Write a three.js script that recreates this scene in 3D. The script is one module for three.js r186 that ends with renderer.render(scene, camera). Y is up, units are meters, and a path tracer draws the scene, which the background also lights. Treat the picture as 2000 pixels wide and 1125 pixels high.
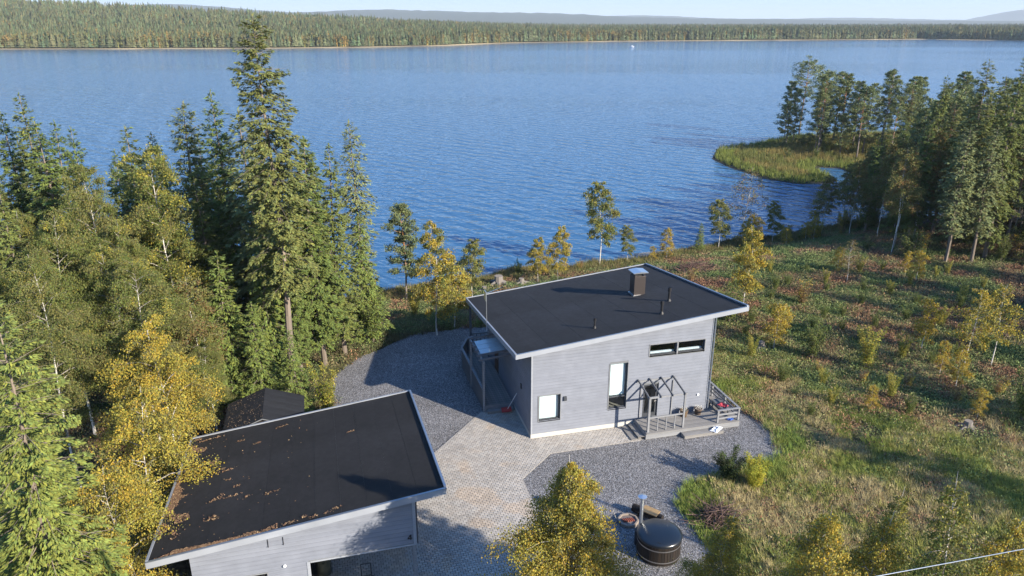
import * as THREE from 'three';
import { mergeGeometries } from 'three/addons/utils/BufferGeometryUtils.js';
import { RoundedBoxGeometry } from 'three/addons/geometries/RoundedBoxGeometry.js';
import { FontLoader } from 'three/addons/loaders/FontLoader.js';
import { TextGeometry } from 'three/addons/geometries/TextGeometry.js';

// ---------------------------------------------------------------- camera, sky, sun, exposure
const scene = new THREE.Scene();
const camera = new THREE.PerspectiveCamera(2 * Math.atan(562.5 / 1450) * 180 / Math.PI, 16 / 9, 0.5, 40000);
camera.position.set(0, 22, 0);
camera.rotation.set(-Math.atan(520.5 / 1450), 0, 0);
const renderer = new THREE.WebGLRenderer({ antialias: true });
renderer.toneMapping = THREE.LinearToneMapping;
renderer.toneMappingExposure = 2.0;
renderer.shadowMap.enabled = true;
const EL = 24 * Math.PI / 180;
const SUN = new THREE.Vector3(0.80 * Math.cos(EL), Math.sin(EL), 0.60 * Math.cos(EL));
{
  const W = 512, Hh = 256, d = new Float32Array(W * Hh * 4), dir = new THREE.Vector3();
  for (let j = 0; j < Hh; j++) for (let i = 0; i < W; i++) {
    const el = ((j + 0.5) / Hh - 0.5) * Math.PI, az = ((i + 0.5) / W - 0.5) * 2 * Math.PI;
    dir.set(Math.cos(el) * Math.cos(az), Math.sin(el), Math.cos(el) * Math.sin(az));
    const s = Math.max(0, Math.sin(el)), k = Math.pow(1 - s, 3.6), hz = Math.pow(1 - s, 22);
    const g = Math.max(0, dir.dot(SUN)), glow = 0.9 * Math.pow(g, 24) + 0.18 * Math.pow(g, 4);
    const o = (j * W + i) * 4;
    d[o] = 0.055 + 0.21 * k + 0.16 * hz + 0.5 * glow; d[o + 1] = 0.165 + 0.28 * k + 0.05 * hz + 0.46 * glow; d[o + 2] = 0.420 + 0.24 * k - 0.12 * hz + 0.4 * glow; d[o + 3] = 1;
  }
  const t = new THREE.DataTexture(d, W, Hh, THREE.RGBAFormat, THREE.FloatType);
  t.mapping = THREE.EquirectangularReflectionMapping; t.magFilter = t.minFilter = THREE.LinearFilter; t.needsUpdate = true;
  scene.background = t; scene.environment = t; scene.environmentIntensity = 1;
}
const sun = new THREE.DirectionalLight(new THREE.Color(1, 0.90, 0.75), 5.0);
sun.position.copy(SUN).multiplyScalar(150).add(new THREE.Vector3(0, 0, -50));
sun.target.position.set(0, 0, -50);
sun.castShadow = true; sun.shadow.mapSize.set(4096, 4096); sun.shadow.radius = 1;
Object.assign(sun.shadow.camera, { left: -120, right: 120, top: 100, bottom: -100, near: 1, far: 500 });
scene.add(sun, sun.target);
scene.fog = new THREE.FogExp2(new THREE.Color(0.80, 0.90, 1.0), 0.000095);

// ---------------------------------------------------------------- helpers
const lin = (r, g, b) => new THREE.Color().setRGB(r, g, b);
function rng(seed) { let a = seed >>> 0; return () => { a = (a + 0x6D2B79F5) | 0; let t = Math.imul(a ^ (a >>> 15), 1 | a); t = (t + Math.imul(t ^ (t >>> 7), 61 | t)) ^ t; return ((t ^ (t >>> 14)) >>> 0) / 4294967296; }; }
const hash = (x, y) => { let h = Math.imul(x | 0, 374761393) + Math.imul(y | 0, 668265263); h = Math.imul(h ^ (h >>> 13), 1274126177); return ((h ^ (h >>> 16)) >>> 0) / 4294967296; };
function noise(x, y, wrap = 0) {
  const xi = Math.floor(x), yi = Math.floor(y), fx = x - xi, fy = y - yi, u = fx * fx * (3 - 2 * fx), v = fy * fy * (3 - 2 * fy);
  const m = wrap ? (a) => ((a % wrap) + wrap) % wrap : (a) => a;
  const a = hash(m(xi), m(yi)), b = hash(m(xi + 1), m(yi)), c = hash(m(xi), m(yi + 1)), d = hash(m(xi + 1), m(yi + 1));
  return a + (b - a) * u + (c - a) * v + (a - b - c + d) * u * v;
}
const fbm = (x, y, n = 4, wrap = 0) => { let s = 0, a = 0.5, t = 0; for (let i = 0; i < n; i++) { s += a * noise(x, y, wrap); t += a; a *= 0.5; x *= 2; y *= 2; wrap *= 2; } return s / t; };
const sstep = (a, b, x) => { const t = Math.min(1, Math.max(0, (x - a) / (b - a))); return t * t * (3 - 2 * t); };
const lerp = (a, b, t) => a + (b - a) * t;
function tex(size, fn, srgb = true, rep = 1) {          // fn(u, v, i, j) -> [r, g, b] in 0..1
  const d = new Uint8Array(size * size * 4);
  for (let j = 0; j < size; j++) for (let i = 0; i < size; i++) {
    const c = fn(i / size, j / size, i, j), o = (j * size + i) * 4;
    for (let k = 0; k < 3; k++) d[o + k] = Math.max(0, Math.min(255, c[k] * 255)); d[o + 3] = 255;
  }
  const t = new THREE.DataTexture(d, size, size); t.wrapS = t.wrapT = THREE.RepeatWrapping; t.magFilter = t.minFilter = THREE.LinearFilter;
  if (srgb) t.colorSpace = THREE.SRGBColorSpace; t.repeat.set(rep, rep); t.needsUpdate = true; return t;
}
const std = (o) => new THREE.MeshStandardMaterial({ roughness: 0.8, side: THREE.DoubleSide, ...o });
const phy = (o) => new THREE.MeshPhysicalMaterial({ roughness: 0.8, side: THREE.DoubleSide, ...o });
const taken = {};
function numbered(n) { const k = taken[n] = (taken[n] ?? -1) + 1; return k ? `${n}_${String(k).padStart(3, '0')}` : n; }
function shade(o) { o.traverse((m) => { if (m.isMesh) { m.castShadow = true; m.receiveShadow = true; } }); return o; }
function add(geos, name, mat, parent) {                  // one named mesh; top-level names are numbered
  const list = (Array.isArray(geos) ? geos : [geos]);
  const g = list.length > 1 ? mergeGeometries(list.map((x) => { const y = x.index ? x.toNonIndexed() : x.clone(); if (!y.attributes.normal) y.computeVertexNormals(); for (const k of Object.keys(y.attributes)) if (!['position', 'normal', 'uv'].includes(k)) y.deleteAttribute(k); if (!y.attributes.uv) y.setAttribute('uv', new THREE.BufferAttribute(new Float32Array(y.attributes.position.count * 2), 2)); return y; })) : list[0];
  const m = new THREE.Mesh(g, mat); m.name = parent ? name : numbered(name); (parent || scene).add(m); m.castShadow = m.receiveShadow = true; return m;
}
function thing(name, label, category, [x, y, z] = [0, 0, 0], turn = 0, group) {
  const o = new THREE.Group(); o.name = numbered(name); o.position.set(x, y, z); o.rotation.y = turn; o.userData = { label, category }; if (group) o.userData.group = group; scene.add(o); return o;
}
function tag(o, label, category, group) { Object.assign(o.userData, { label, category }); if (group) o.userData.group = group; return o; }
const structure = (o) => { o.userData.kind = 'structure'; return o; };
const stuff = (o, label, category) => { o.userData.kind = 'stuff'; if (label) Object.assign(o.userData, { label, category }); return o; };
function box(x0, x1, y0, y1, z0, z1) { const g = new THREE.BoxGeometry(x1 - x0, y1 - y0, z1 - z0); g.translate((x0 + x1) / 2, (y0 + y1) / 2, (z0 + z1) / 2); return g; }
function rbox(x0, x1, y0, y1, z0, z1, r = 0.008) { const g = new RoundedBoxGeometry(x1 - x0, y1 - y0, z1 - z0, 1, r); g.translate((x0 + x1) / 2, (y0 + y1) / 2, (z0 + z1) / 2); return g; }
const V = (x, y, z) => new THREE.Vector3(x, y, z);
function bar(a, b, w, h) {                               // a timber from a to b, w wide, h high
  const d = b.clone().sub(a), L = d.length(); const g = new RoundedBoxGeometry(w, h, L, 1, Math.min(w, h) * 0.12);
  const m = new THREE.Matrix4().lookAt(b, a, Math.abs(d.y) > 0.95 * L ? V(1, 0, 0) : V(0, 1, 0)); g.applyMatrix4(m); g.translate((a.x + b.x) / 2, (a.y + b.y) / 2, (a.z + b.z) / 2); return g;
}
function rod(a, b, r0, r1 = r0, n = 8) {
  const d = b.clone().sub(a), L = d.length(), g = new THREE.CylinderGeometry(r1, r0, L, n); g.translate(0, L / 2, 0);
  g.applyQuaternion(new THREE.Quaternion().setFromUnitVectors(V(0, 1, 0), d.normalize())); g.translate(a.x, a.y, a.z); return g;
}
function clip(poly, f) {                                 // keep the part of a polygon where f(p) <= 0 (f linear)
  const out = []; for (let i = 0; i < poly.length; i++) { const a = poly[i], b = poly[(i + 1) % poly.length], fa = f(a), fb = f(b); if (fa <= 0) out.push(a); if ((fa < 0 && fb > 0) || (fa > 0 && fb < 0)) { const t = fa / (fa - fb); out.push([a[0] + (b[0] - a[0]) * t, a[1] + (b[1] - a[1]) * t]); } } return out;
}
function prism(poly, z0, z1, holes = []) {               // polygon in x, y pushed out along z
  const s = new THREE.Shape(poly.map((p) => new THREE.Vector2(...p))); for (const h of holes) s.holes.push(new THREE.Path(h.map((p) => new THREE.Vector2(...p))));
  const g = new THREE.ExtrudeGeometry(s, { depth: z1 - z0, bevelEnabled: false }); g.translate(0, 0, z0); return g;
}
class GB {                                               // triangles with vertex colours, flat shaded
  constructor() { this.p = []; this.c = []; }
  tri(a, b, c, k) { this.p.push(a.x, a.y, a.z, b.x, b.y, b.z, c.x, c.y, c.z); for (let i = 0; i < 3; i++) this.c.push(k[0], k[1], k[2]); }
  quad(a, b, c, d, k) { this.tri(a, b, c, k); this.tri(a, c, d, k); }
  tube(pts, rad, n, k) { const rings = []; for (let i = 0; i < pts.length; i++) { const d = (pts[i + 1] || pts[i]).clone().sub(pts[i - 1] || pts[i]).normalize(); const u = Math.abs(d.y) > 0.8 ? V(1, 0, 0) : V(0, 1, 0); const s = u.cross(d).normalize(), t = d.clone().cross(s); const ring = []; for (let j = 0; j < n; j++) { const a = j / n * 2 * Math.PI; ring.push(pts[i].clone().addScaledVector(s, Math.cos(a) * rad[i]).addScaledVector(t, Math.sin(a) * rad[i])); } rings.push(ring); }
    for (let i = 0; i + 1 < rings.length; i++) for (let j = 0; j < n; j++) { const kk = typeof k === 'function' ? k(i / (rings.length - 1), j) : k; this.quad(rings[i][j], rings[i][(j + 1) % n], rings[i + 1][(j + 1) % n], rings[i + 1][j], kk); } }
  geo() { const g = new THREE.BufferGeometry(); g.setAttribute('position', new THREE.Float32BufferAttribute(this.p, 3)); g.setAttribute('color', new THREE.Float32BufferAttribute(this.c, 3)); g.computeVertexNormals(); return g; }
}

// ---------------------------------------------------------------- materials
const T = {};
T.gravel = tex(1024, (u, v, i, j) => { const a = hash(i, j), b = hash(i >> 2, j >> 2), b2 = hash((i + 3) >> 3, (j + 5) >> 3), c = fbm(u * 6, v * 6, 3, 6); const k = 0.56 + 0.22 * (a - 0.5) + 0.40 * (b - 0.5) + 0.22 * (b2 - 0.5) + 0.10 * (c - 0.5), w = 0.05 * (hash(i >> 2, (j >> 2) + 999) - 0.5); return [k * (1 + w), k, k * (1.02 - w)]; }, true);
T.gravelB = tex(512, (u, v, i, j) => { const k = 0.7 * hash(i >> 1, j >> 1) + 0.3 * hash(i, j); return [k, k, k]; }, false);
T.felt = tex(512, (u, v, i, j) => { const f = fbm(u * 5, v * 5, 5, 5), k = 0.80 + 0.22 * (hash(i, j) - 0.5) + 0.5 * (f - 0.5) + 0.25 * (fbm(u * 40, v * 40, 2, 40) - 0.5); return [k * 1.02, k, k * 0.99]; }, true);
T.fine = tex(256, (u, v, i, j) => { const k = hash(i, j); return [k, k, k]; }, false);
T.paint = tex(512, (u, v, i, j) => { const k = 0.93 + 0.08 * (fbm(u * 4, v * 64, 3, 4) - 0.5) + 0.09 * (fbm(u * 8, v * 8, 4, 8) - 0.5); return [k, k, k]; }, true);
T.ground = tex(1024, (u, v, i, j) => { const a = fbm(u * 12, v * 12, 5, 12), b = fbm(u * 60 + 7, v * 60, 3, 60), c = hash(i, j); const k = 0.62 + 0.5 * (a - 0.5) + 0.55 * (b - 0.5) + 0.2 * (c - 0.5), w = (fbm(u * 20, v * 20 + 3, 3, 20) - 0.5) * 0.3; return [k * (1 + w), k, k * (1 - w)]; }, true);
T.wood = tex(512, (u, v) => { const k = 0.82 + 0.3 * (fbm(u * 3, v * 90, 4, 3) - 0.5) + 0.2 * (fbm(u * 6, v * 6, 3, 6) - 0.5); return [k, k, k]; }, true);
T.waves = (() => {                                       // slopes of a sum of waves that fits the tile
  const N = 2048, L = 160, r = rng(5), ws = [];
  for (let i = 0; i < 46; i++) { const lam = 0.6 * Math.pow(7, Math.pow(r(), 1.4)), th = 1.28 + (r() - 0.5) * 1.5, kx = Math.round(L / lam * Math.cos(th)), ky = Math.round(L / lam * Math.sin(th)); ws.push([kx, ky, r() * 6.283, 1 / Math.sqrt(46) * (0.6 + 0.8 * r())]); }
  const sx = new Float32Array(N * N), sy = new Float32Array(N * N);
  const S = new Float32Array(N + 1); for (let i = 0; i <= N; i++) S[i] = Math.sin(i / N * 2 * Math.PI);
  for (const [kx, ky, ph, a] of ws) { const kl = Math.hypot(kx, ky), ax = a * kx / kl, ay = a * ky / kl, p0 = Math.round(ph / 6.283 * N); for (let j = 0; j < N; j++) { let q = ((ky * j + p0) % N + N) % N; const st = ((kx % N) + N) % N, row = j * N; for (let i = 0; i < N; i++) { const s = S[q]; sx[row + i] += ax * s; sy[row + i] += ay * s; q += st; if (q >= N) q -= N; } } }
  const d = new Uint8Array(N * N * 4); for (let i = 0; i < N * N; i++) { const x = sx[i] * 0.15, y = sy[i] * 0.15, n = 1 / Math.hypot(x, y, 1); d[4 * i] = (x * n * 0.5 + 0.5) * 255; d[4 * i + 1] = (y * n * 0.5 + 0.5) * 255; d[4 * i + 2] = (n * 0.5 + 0.5) * 255; d[4 * i + 3] = 255; }
  const t = new THREE.DataTexture(d, N, N); t.wrapS = t.wrapT = THREE.RepeatWrapping; t.magFilter = t.minFilter = THREE.LinearFilter; t.needsUpdate = true; return t;
})();
T.lanes = tex(512, (u, v) => { const k = 0.50 + 0.38 * sstep(0.30, 0.75, fbm(u * 5 + 2, v * 16, 4, 0) * (0.6 + 0.8 * noise(u * 4, v * 4, 4))); return [k, k, k]; }, false); T.lanes.repeat.set(1 / 14, 1 / 10);
const M = {
  ground: std({ map: T.ground, vertexColors: true, roughness: 1, bumpMap: T.ground, bumpScale: 0.12 }),
  gravel: std({ map: T.gravel, color: lin(0.56, 0.55, 0.54), roughness: 0.95, bumpMap: T.gravelB, bumpScale: 0.03 }),
  water: phy({ color: lin(0.038, 0.120, 0.235), roughness: 0.14, roughnessMap: T.lanes, ior: 1.33, normalMap: T.waves, normalScale: new THREE.Vector2(1, 1) }),
  siding: [0, 1, 2].map((i) => std({ map: T.paint, color: lin(0.235 + 0.007 * i, 0.255 + 0.007 * i, 0.305 + 0.007 * i), roughness: 0.7 })),
  wall: std({ color: lin(0.16, 0.17, 0.18), roughness: 0.9 }),
  trim: std({ map: T.paint, color: lin(0.36, 0.385, 0.43), roughness: 0.5 }),
  plinth: std({ map: T.paint, color: lin(0.62, 0.60, 0.55), roughness: 0.95 }),
  felt: [0, 1, 2].map((i) => std({ map: T.felt, color: lin(0.015 + 0.002 * i, 0.017 + 0.002 * i, 0.022 + 0.002 * i), roughness: 0.9, bumpMap: T.fine, bumpScale: 0.002 })),
  feltBrown: [0, 1, 2].map((i) => std({ map: T.felt, color: lin(0.015 + 0.002 * i, 0.0145 + 0.002 * i, 0.016 + 0.002 * i), roughness: 0.95, bumpMap: T.fine, bumpScale: 0.002 })),
  flashing: phy({ color: lin(0.30, 0.34, 0.40), roughness: 0.35, metalness: 0.6 }),
  frame: std({ color: lin(0.05, 0.055, 0.065), roughness: 0.5 }),
  greyWood: std({ map: T.wood, color: lin(0.36, 0.37, 0.39), roughness: 0.75 }),
  darkWood: std({ map: T.wood, color: lin(0.20, 0.21, 0.23), roughness: 0.8 }),
  deck: [0, 1, 2].map((i) => std({ map: T.wood, color: lin(0.30 + 0.03 * i, 0.29 + 0.028 * i, 0.28 + 0.026 * i), roughness: 0.85 })),
  glass: phy({ color: lin(0.9, 0.95, 0.97), roughness: 0.0, transmission: 1, thickness: 0, ior: 1.5 }),
  blind: std({ color: lin(0.82, 0.82, 0.80), roughness: 0.9 }),
  steel: phy({ color: lin(0.45, 0.44, 0.43), roughness: 0.32, metalness: 0.9 }),
  zinc: phy({ color: lin(0.62, 0.66, 0.70), roughness: 0.28, metalness: 0.85 }),
  brownSteel: phy({ color: lin(0.085, 0.072, 0.068), roughness: 0.38, metalness: 0.5 }),
  black: std({ color: lin(0.015, 0.015, 0.017), roughness: 0.5 }),
  white: std({ color: lin(0.75, 0.76, 0.77), roughness: 0.6 }),
  interior: std({ color: lin(0.35, 0.30, 0.25), roughness: 0.9 }),
};

// ---------------------------------------------------------------- terrain, water, far country
const LAKE = -2.5;
const shoreX = [-300, -60, -33, -19, -12, -8.5, -3.6, 0, 6.3, 15, 22, 29, 36, 42, 60, 80, 110, 300], shoreZ = [-58, -62, -63, -64.4, -66, -68.6, -70.5, -73.7, -75, -78.2, -80.7, -85, -89, -92, -98, -108, -122, -150];
function shoreAt(x) { let i = 0; while (i < shoreX.length - 2 && shoreX[i + 1] < x) i++; return lerp(shoreZ[i], shoreZ[i + 1], (x - shoreX[i]) / (shoreX[i + 1] - shoreX[i])) + 1.3 * (noise(x * 0.35, 3) - 0.5) + 2.5 * (noise(x * 0.09, 9) - 0.5); }
const POINT = [[38.2, -141], [38.6, -133], [42, -121.5], [46, -117.3], [51.5, -118], [53.5, -123], [52.8, -128], [54.5, -132], [58, -131], [58.5, -126], [64, -127], [72, -131], [85, -128], [110, -124], [150, -128], [300, -160], [300, -210], [160, -186], [108, -178], [83, -174], [64, -170], [50, -157], [42, -152]];
function polyDist(poly, x, z) {                          // signed distance, positive inside
  let d = 1e9, inside = false;
  for (let i = 0, j = poly.length - 1; i < poly.length; j = i++) { const [x1, z1] = poly[i], [x0, z0] = poly[j]; const dx = x1 - x0, dz = z1 - z0, t = Math.min(1, Math.max(0, ((x - x0) * dx + (z - z0) * dz) / (dx * dx + dz * dz))); d = Math.min(d, Math.hypot(x - x0 - t * dx, z - z0 - t * dz)); if ((z1 > z) !== (z0 > z) && x < (x0 - x1) * (z - z1) / (z0 - z1) + x1) inside = !inside; }
  return inside ? d : -d;
}
const GRAVEL = [[-7.5, -29.5], [-9.5, -36], [-10.9, -40.2], [-12.0, -43.7], [-10.6, -47.2], [-7.8, -50.6], [-4.2, -52.4], [1, -53], [8, -52], [11.5, -49], [13.0, -44], [13.7, -40], [14.5, -38.4], [14.9, -36.6], [14.3, -34.4], [12.6, -33.4], [10.3, -32.6], [8.9, -31.8], [8.1, -30.2], [8.6, -28], [9.2, -26], [8.8, -22], [6, -12], [-16, -8], [-16, -20], [-9, -24]];
const PAVING = [[-1.9, -39.2], [-4.2, -34.85], [-6.7, -30.2], [-8.6, -33.5], [-11.5, -32.5], [-9.0, -22], [-11, -16], [3, -14], [1.8, -22], [1.35, -27.6], [1.2, -29.6], [0.55, -32.4], [2.1, -34.75], [7.2, -36.1], [7.6, -38], [1.2, -36.6], [0.1, -40]];
const YARD = [[-17, -6], [-17, -36], [-12.2, -44], [-10.5, -48], [-4, -53], [8, -53], [13.5, -48], [15, -38], [14, -33], [10, -31], [9.5, -6]];
function ground(x, z) {
  const d = z - shoreAt(x), dp = polyDist(POINT, x, z);
  const main = d > 0 ? LAKE + 0.12 + (-LAKE - 0.12) * sstep(0, 19, d) : LAKE + 0.12 + Math.max(-3, d * 0.25);
  const p = dp > 0 ? LAKE + 0.1 + 1.0 * sstep(0, 22, dp) : LAKE + 0.1 + Math.max(-3, dp * 0.22);
  let h = Math.max(main, p);
  const dy = polyDist(YARD, x, z), rough = sstep(0, 4, -dy) * sstep(-1, 5, Math.max(d, dp));
  h += rough * (0.5 * (fbm(x * 0.13, z * 0.13, 3) - 0.45) + 0.22 * (fbm(x * 0.7, z * 0.7, 2) - 0.5));
  return h - 0.03 * (1 - rough);
}
function groundColor(x, z) {
  const d = Math.max(z - shoreAt(x), polyDist(POINT, x, z)), n1 = fbm(x * 0.12 + 40, z * 0.12, 4), n2 = fbm(x * 0.45, z * 0.45 + 20, 3), n3 = fbm(x * 0.25 + 90, z * 0.25 + 11, 3);
  let c = [0.22, 0.21, 0.075];                                                        // short grass
  const mix = (k, t) => { c = c.map((a, i) => lerp(a, k[i], t)); };
  mix([0.36, 0.29, 0.155], sstep(0.45, 0.7, n2));                                      // dry straw
  mix([0.095, 0.115, 0.035], sstep(0.5, 0.75, n3));                                     // moss
  const heath = sstep(0.40, 0.58, n1 + 0.25 * sstep(-42, -50, z) + 0.014 * (x - 20));
  mix([0.145, 0.118, 0.066], 0.9 * heath * sstep(4, 18, x + 20 * sstep(-50, -60, z)));  // heather and bilberry
  mix([0.165, 0.125, 0.075], 0.8 * Math.max(sstep(-8, -12, x) * sstep(-70, -40, z), sstep(30, 40, x) * sstep(-60, -66, z) * sstep(-112, -100, z))); // forest litter
  if (z < -112) { c = [0.15, 0.16, 0.045]; mix([0.20, 0.16, 0.06], sstep(0.45, 0.65, n2)); }
  mix([0.10, 0.08, 0.055], sstep(1.5, 0, d));
  return c;
}
{
  const x0 = -130, x1 = 170, z0 = 60, z1 = -215, nx = 250, nz = 230, pos = [], col = [], uv = [], idx = [];
  for (let j = 0; j <= nz; j++) for (let i = 0; i <= nx; i++) { const x = lerp(x0, x1, i / nx), z = lerp(z0, z1, j / nz); pos.push(x, ground(x, z), z); col.push(...groundColor(x, z)); uv.push(x / 11, z / 11); }
  for (let j = 0; j < nz; j++) for (let i = 0; i < nx; i++) { const a = j * (nx + 1) + i; idx.push(a, a + 1, a + nx + 2, a, a + nx + 2, a + nx + 1); }
  const g = new THREE.BufferGeometry(); g.setAttribute('position', new THREE.Float32BufferAttribute(pos, 3)); g.setAttribute('color', new THREE.Float32BufferAttribute(col, 3)); g.setAttribute('uv', new THREE.Float32BufferAttribute(uv, 2)); g.setIndex(idx); g.computeVertexNormals();
  structure(add(g, 'ground', M.ground)).userData.label = 'heath, moss and grass sloping from the yard down to the lake';
}
{
  const g = new THREE.PlaneGeometry(8000, 4200); g.rotateX(-Math.PI / 2); g.translate(0, LAKE, -2040); const u = g.attributes.uv; for (let i = 0; i < u.count; i++) u.setXY(i, u.getX(i) * 50, u.getY(i) * 26.25);
  structure(add(g, 'lake_water', M.water)).userData.label = 'rippled blue lake reaching to the forested far shore';
}
// far shore: land that rises behind the water
const farX = [-2600, -473, -226, -153, -81, 0, 133, 352, 595, 700, 2600], farZ = [-690, -720, -748, -778, -827, -946, -1019, -1075, -1137, -1030, -900];
function farShore(x) { let i = 0; while (i < farX.length - 2 && farX[i + 1] < x) i++; return lerp(farZ[i], farZ[i + 1], (x - farX[i]) / (farX[i + 1] - farX[i])) + 8 * (noise(x * 0.03, 1) - 0.5); }
function farGround(x, z) {
  const d = farShore(x) - z; if (d < 0) return LAKE - 2; const px = x / -z;           // bearing from the house
  const rise = 40 * sstep(0.05, -0.75, px) + 8 * sstep(0.15, -0.2, px);
  return LAKE + 0.5 + Math.min(d, 40) * 0.03 + rise * sstep(0, 620, d) * (1 + 0.15 * (noise(x * 0.004, z * 0.004) - 0.5)) + 2 * sstep(0, 600, d);
}
const M_farland = std({ color: lin(0.035, 0.045, 0.022), roughness: 1 }), M_farshore = std({ vertexColors: true, roughness: 1 });
{
  const pos = [], col = [], idx = [], nx = 320, nz = 42;
  for (let j = 0; j <= nz; j++) for (let i = 0; i <= nx; i++) { const x = lerp(-2600, 2600, i / nx), d = j < 3 ? j * 4.5 : 9 + 3200 * Math.pow((j - 2) / (nz - 2), 1.9), z = farShore(x) + 1.5 - d, k = 0.5 + 0.9 * noise(x * 0.05, 4); pos.push(x, j === 0 ? LAKE - 1 : farGround(x, z), z); col.push(...(j < 3 ? [0.30 * k, 0.24 * k, 0.14 * k] : [0.035, 0.045, 0.022])); }
  for (let j = 0; j < nz; j++) for (let i = 0; i < nx; i++) { const a = j * (nx + 1) + i; idx.push(a, a + 1, a + nx + 2, a, a + nx + 2, a + nx + 1); }
  const g = new THREE.BufferGeometry(); g.setAttribute('position', new THREE.Float32BufferAttribute(pos, 3)); g.setAttribute('color', new THREE.Float32BufferAttribute(col, 3)); g.setIndex(idx); g.computeVertexNormals();
  structure(add(g, 'far_shore_land', M_farshore));
}
{ // low fells on the horizon: real ridges several kilometres away
  const ridge = (name, dist, depth, profile, seed) => {
    const pos = [], idx = [], nx = 240, nz = 12;
    for (let j = 0; j <= nz; j++) for (let i = 0; i <= nx; i++) { const t = lerp(-0.95, 0.95, i / nx), s = j / nz, zz = -(dist + depth * (s - 0.5)), x = t * dist; const hh = profile(t) * Math.sin(Math.PI * s) * (1 + 0.05 * (fbm(t * 30 + seed, s * 3, 3) - 0.5)) + 9 * (noise(t * 150, seed + s * 9) - 0.5) * sstep(0, 0.2, s); pos.push(x, -20 + hh, zz); }
    for (let j = 0; j < nz; j++) for (let i = 0; i < nx; i++) { const a = j * (nx + 1) + i; idx.push(a, a + 1, a + nx + 2, a, a + nx + 2, a + nx + 1); }
    const g = new THREE.BufferGeometry(); g.setAttribute('position', new THREE.Float32BufferAttribute(pos, 3)); g.setIndex(idx); g.computeVertexNormals(); structure(add(g, name, M_farland));
  };
  const bump = (t, c, w, h) => h * Math.exp(-(((t - c) / w) ** 2));
  ridge('hills', 6200, 2600, (t) => 46 + bump(t, -0.42, 0.12, 112) + bump(t, -0.17, 0.13, 75) + bump(t, 0.04, 0.14, 52) + bump(t, -0.75, 0.2, 150) + bump(t, 0.3, 0.12, 14), 2);
  ridge('hills', 9500, 3000, (t) => 56 + bump(t, 0.16, 0.1, 55) + bump(t, 0.42, 0.1, 28) + bump(t, 0.668, 0.04, 135) + bump(t, -0.3, 0.2, 60), 7);
}
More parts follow.
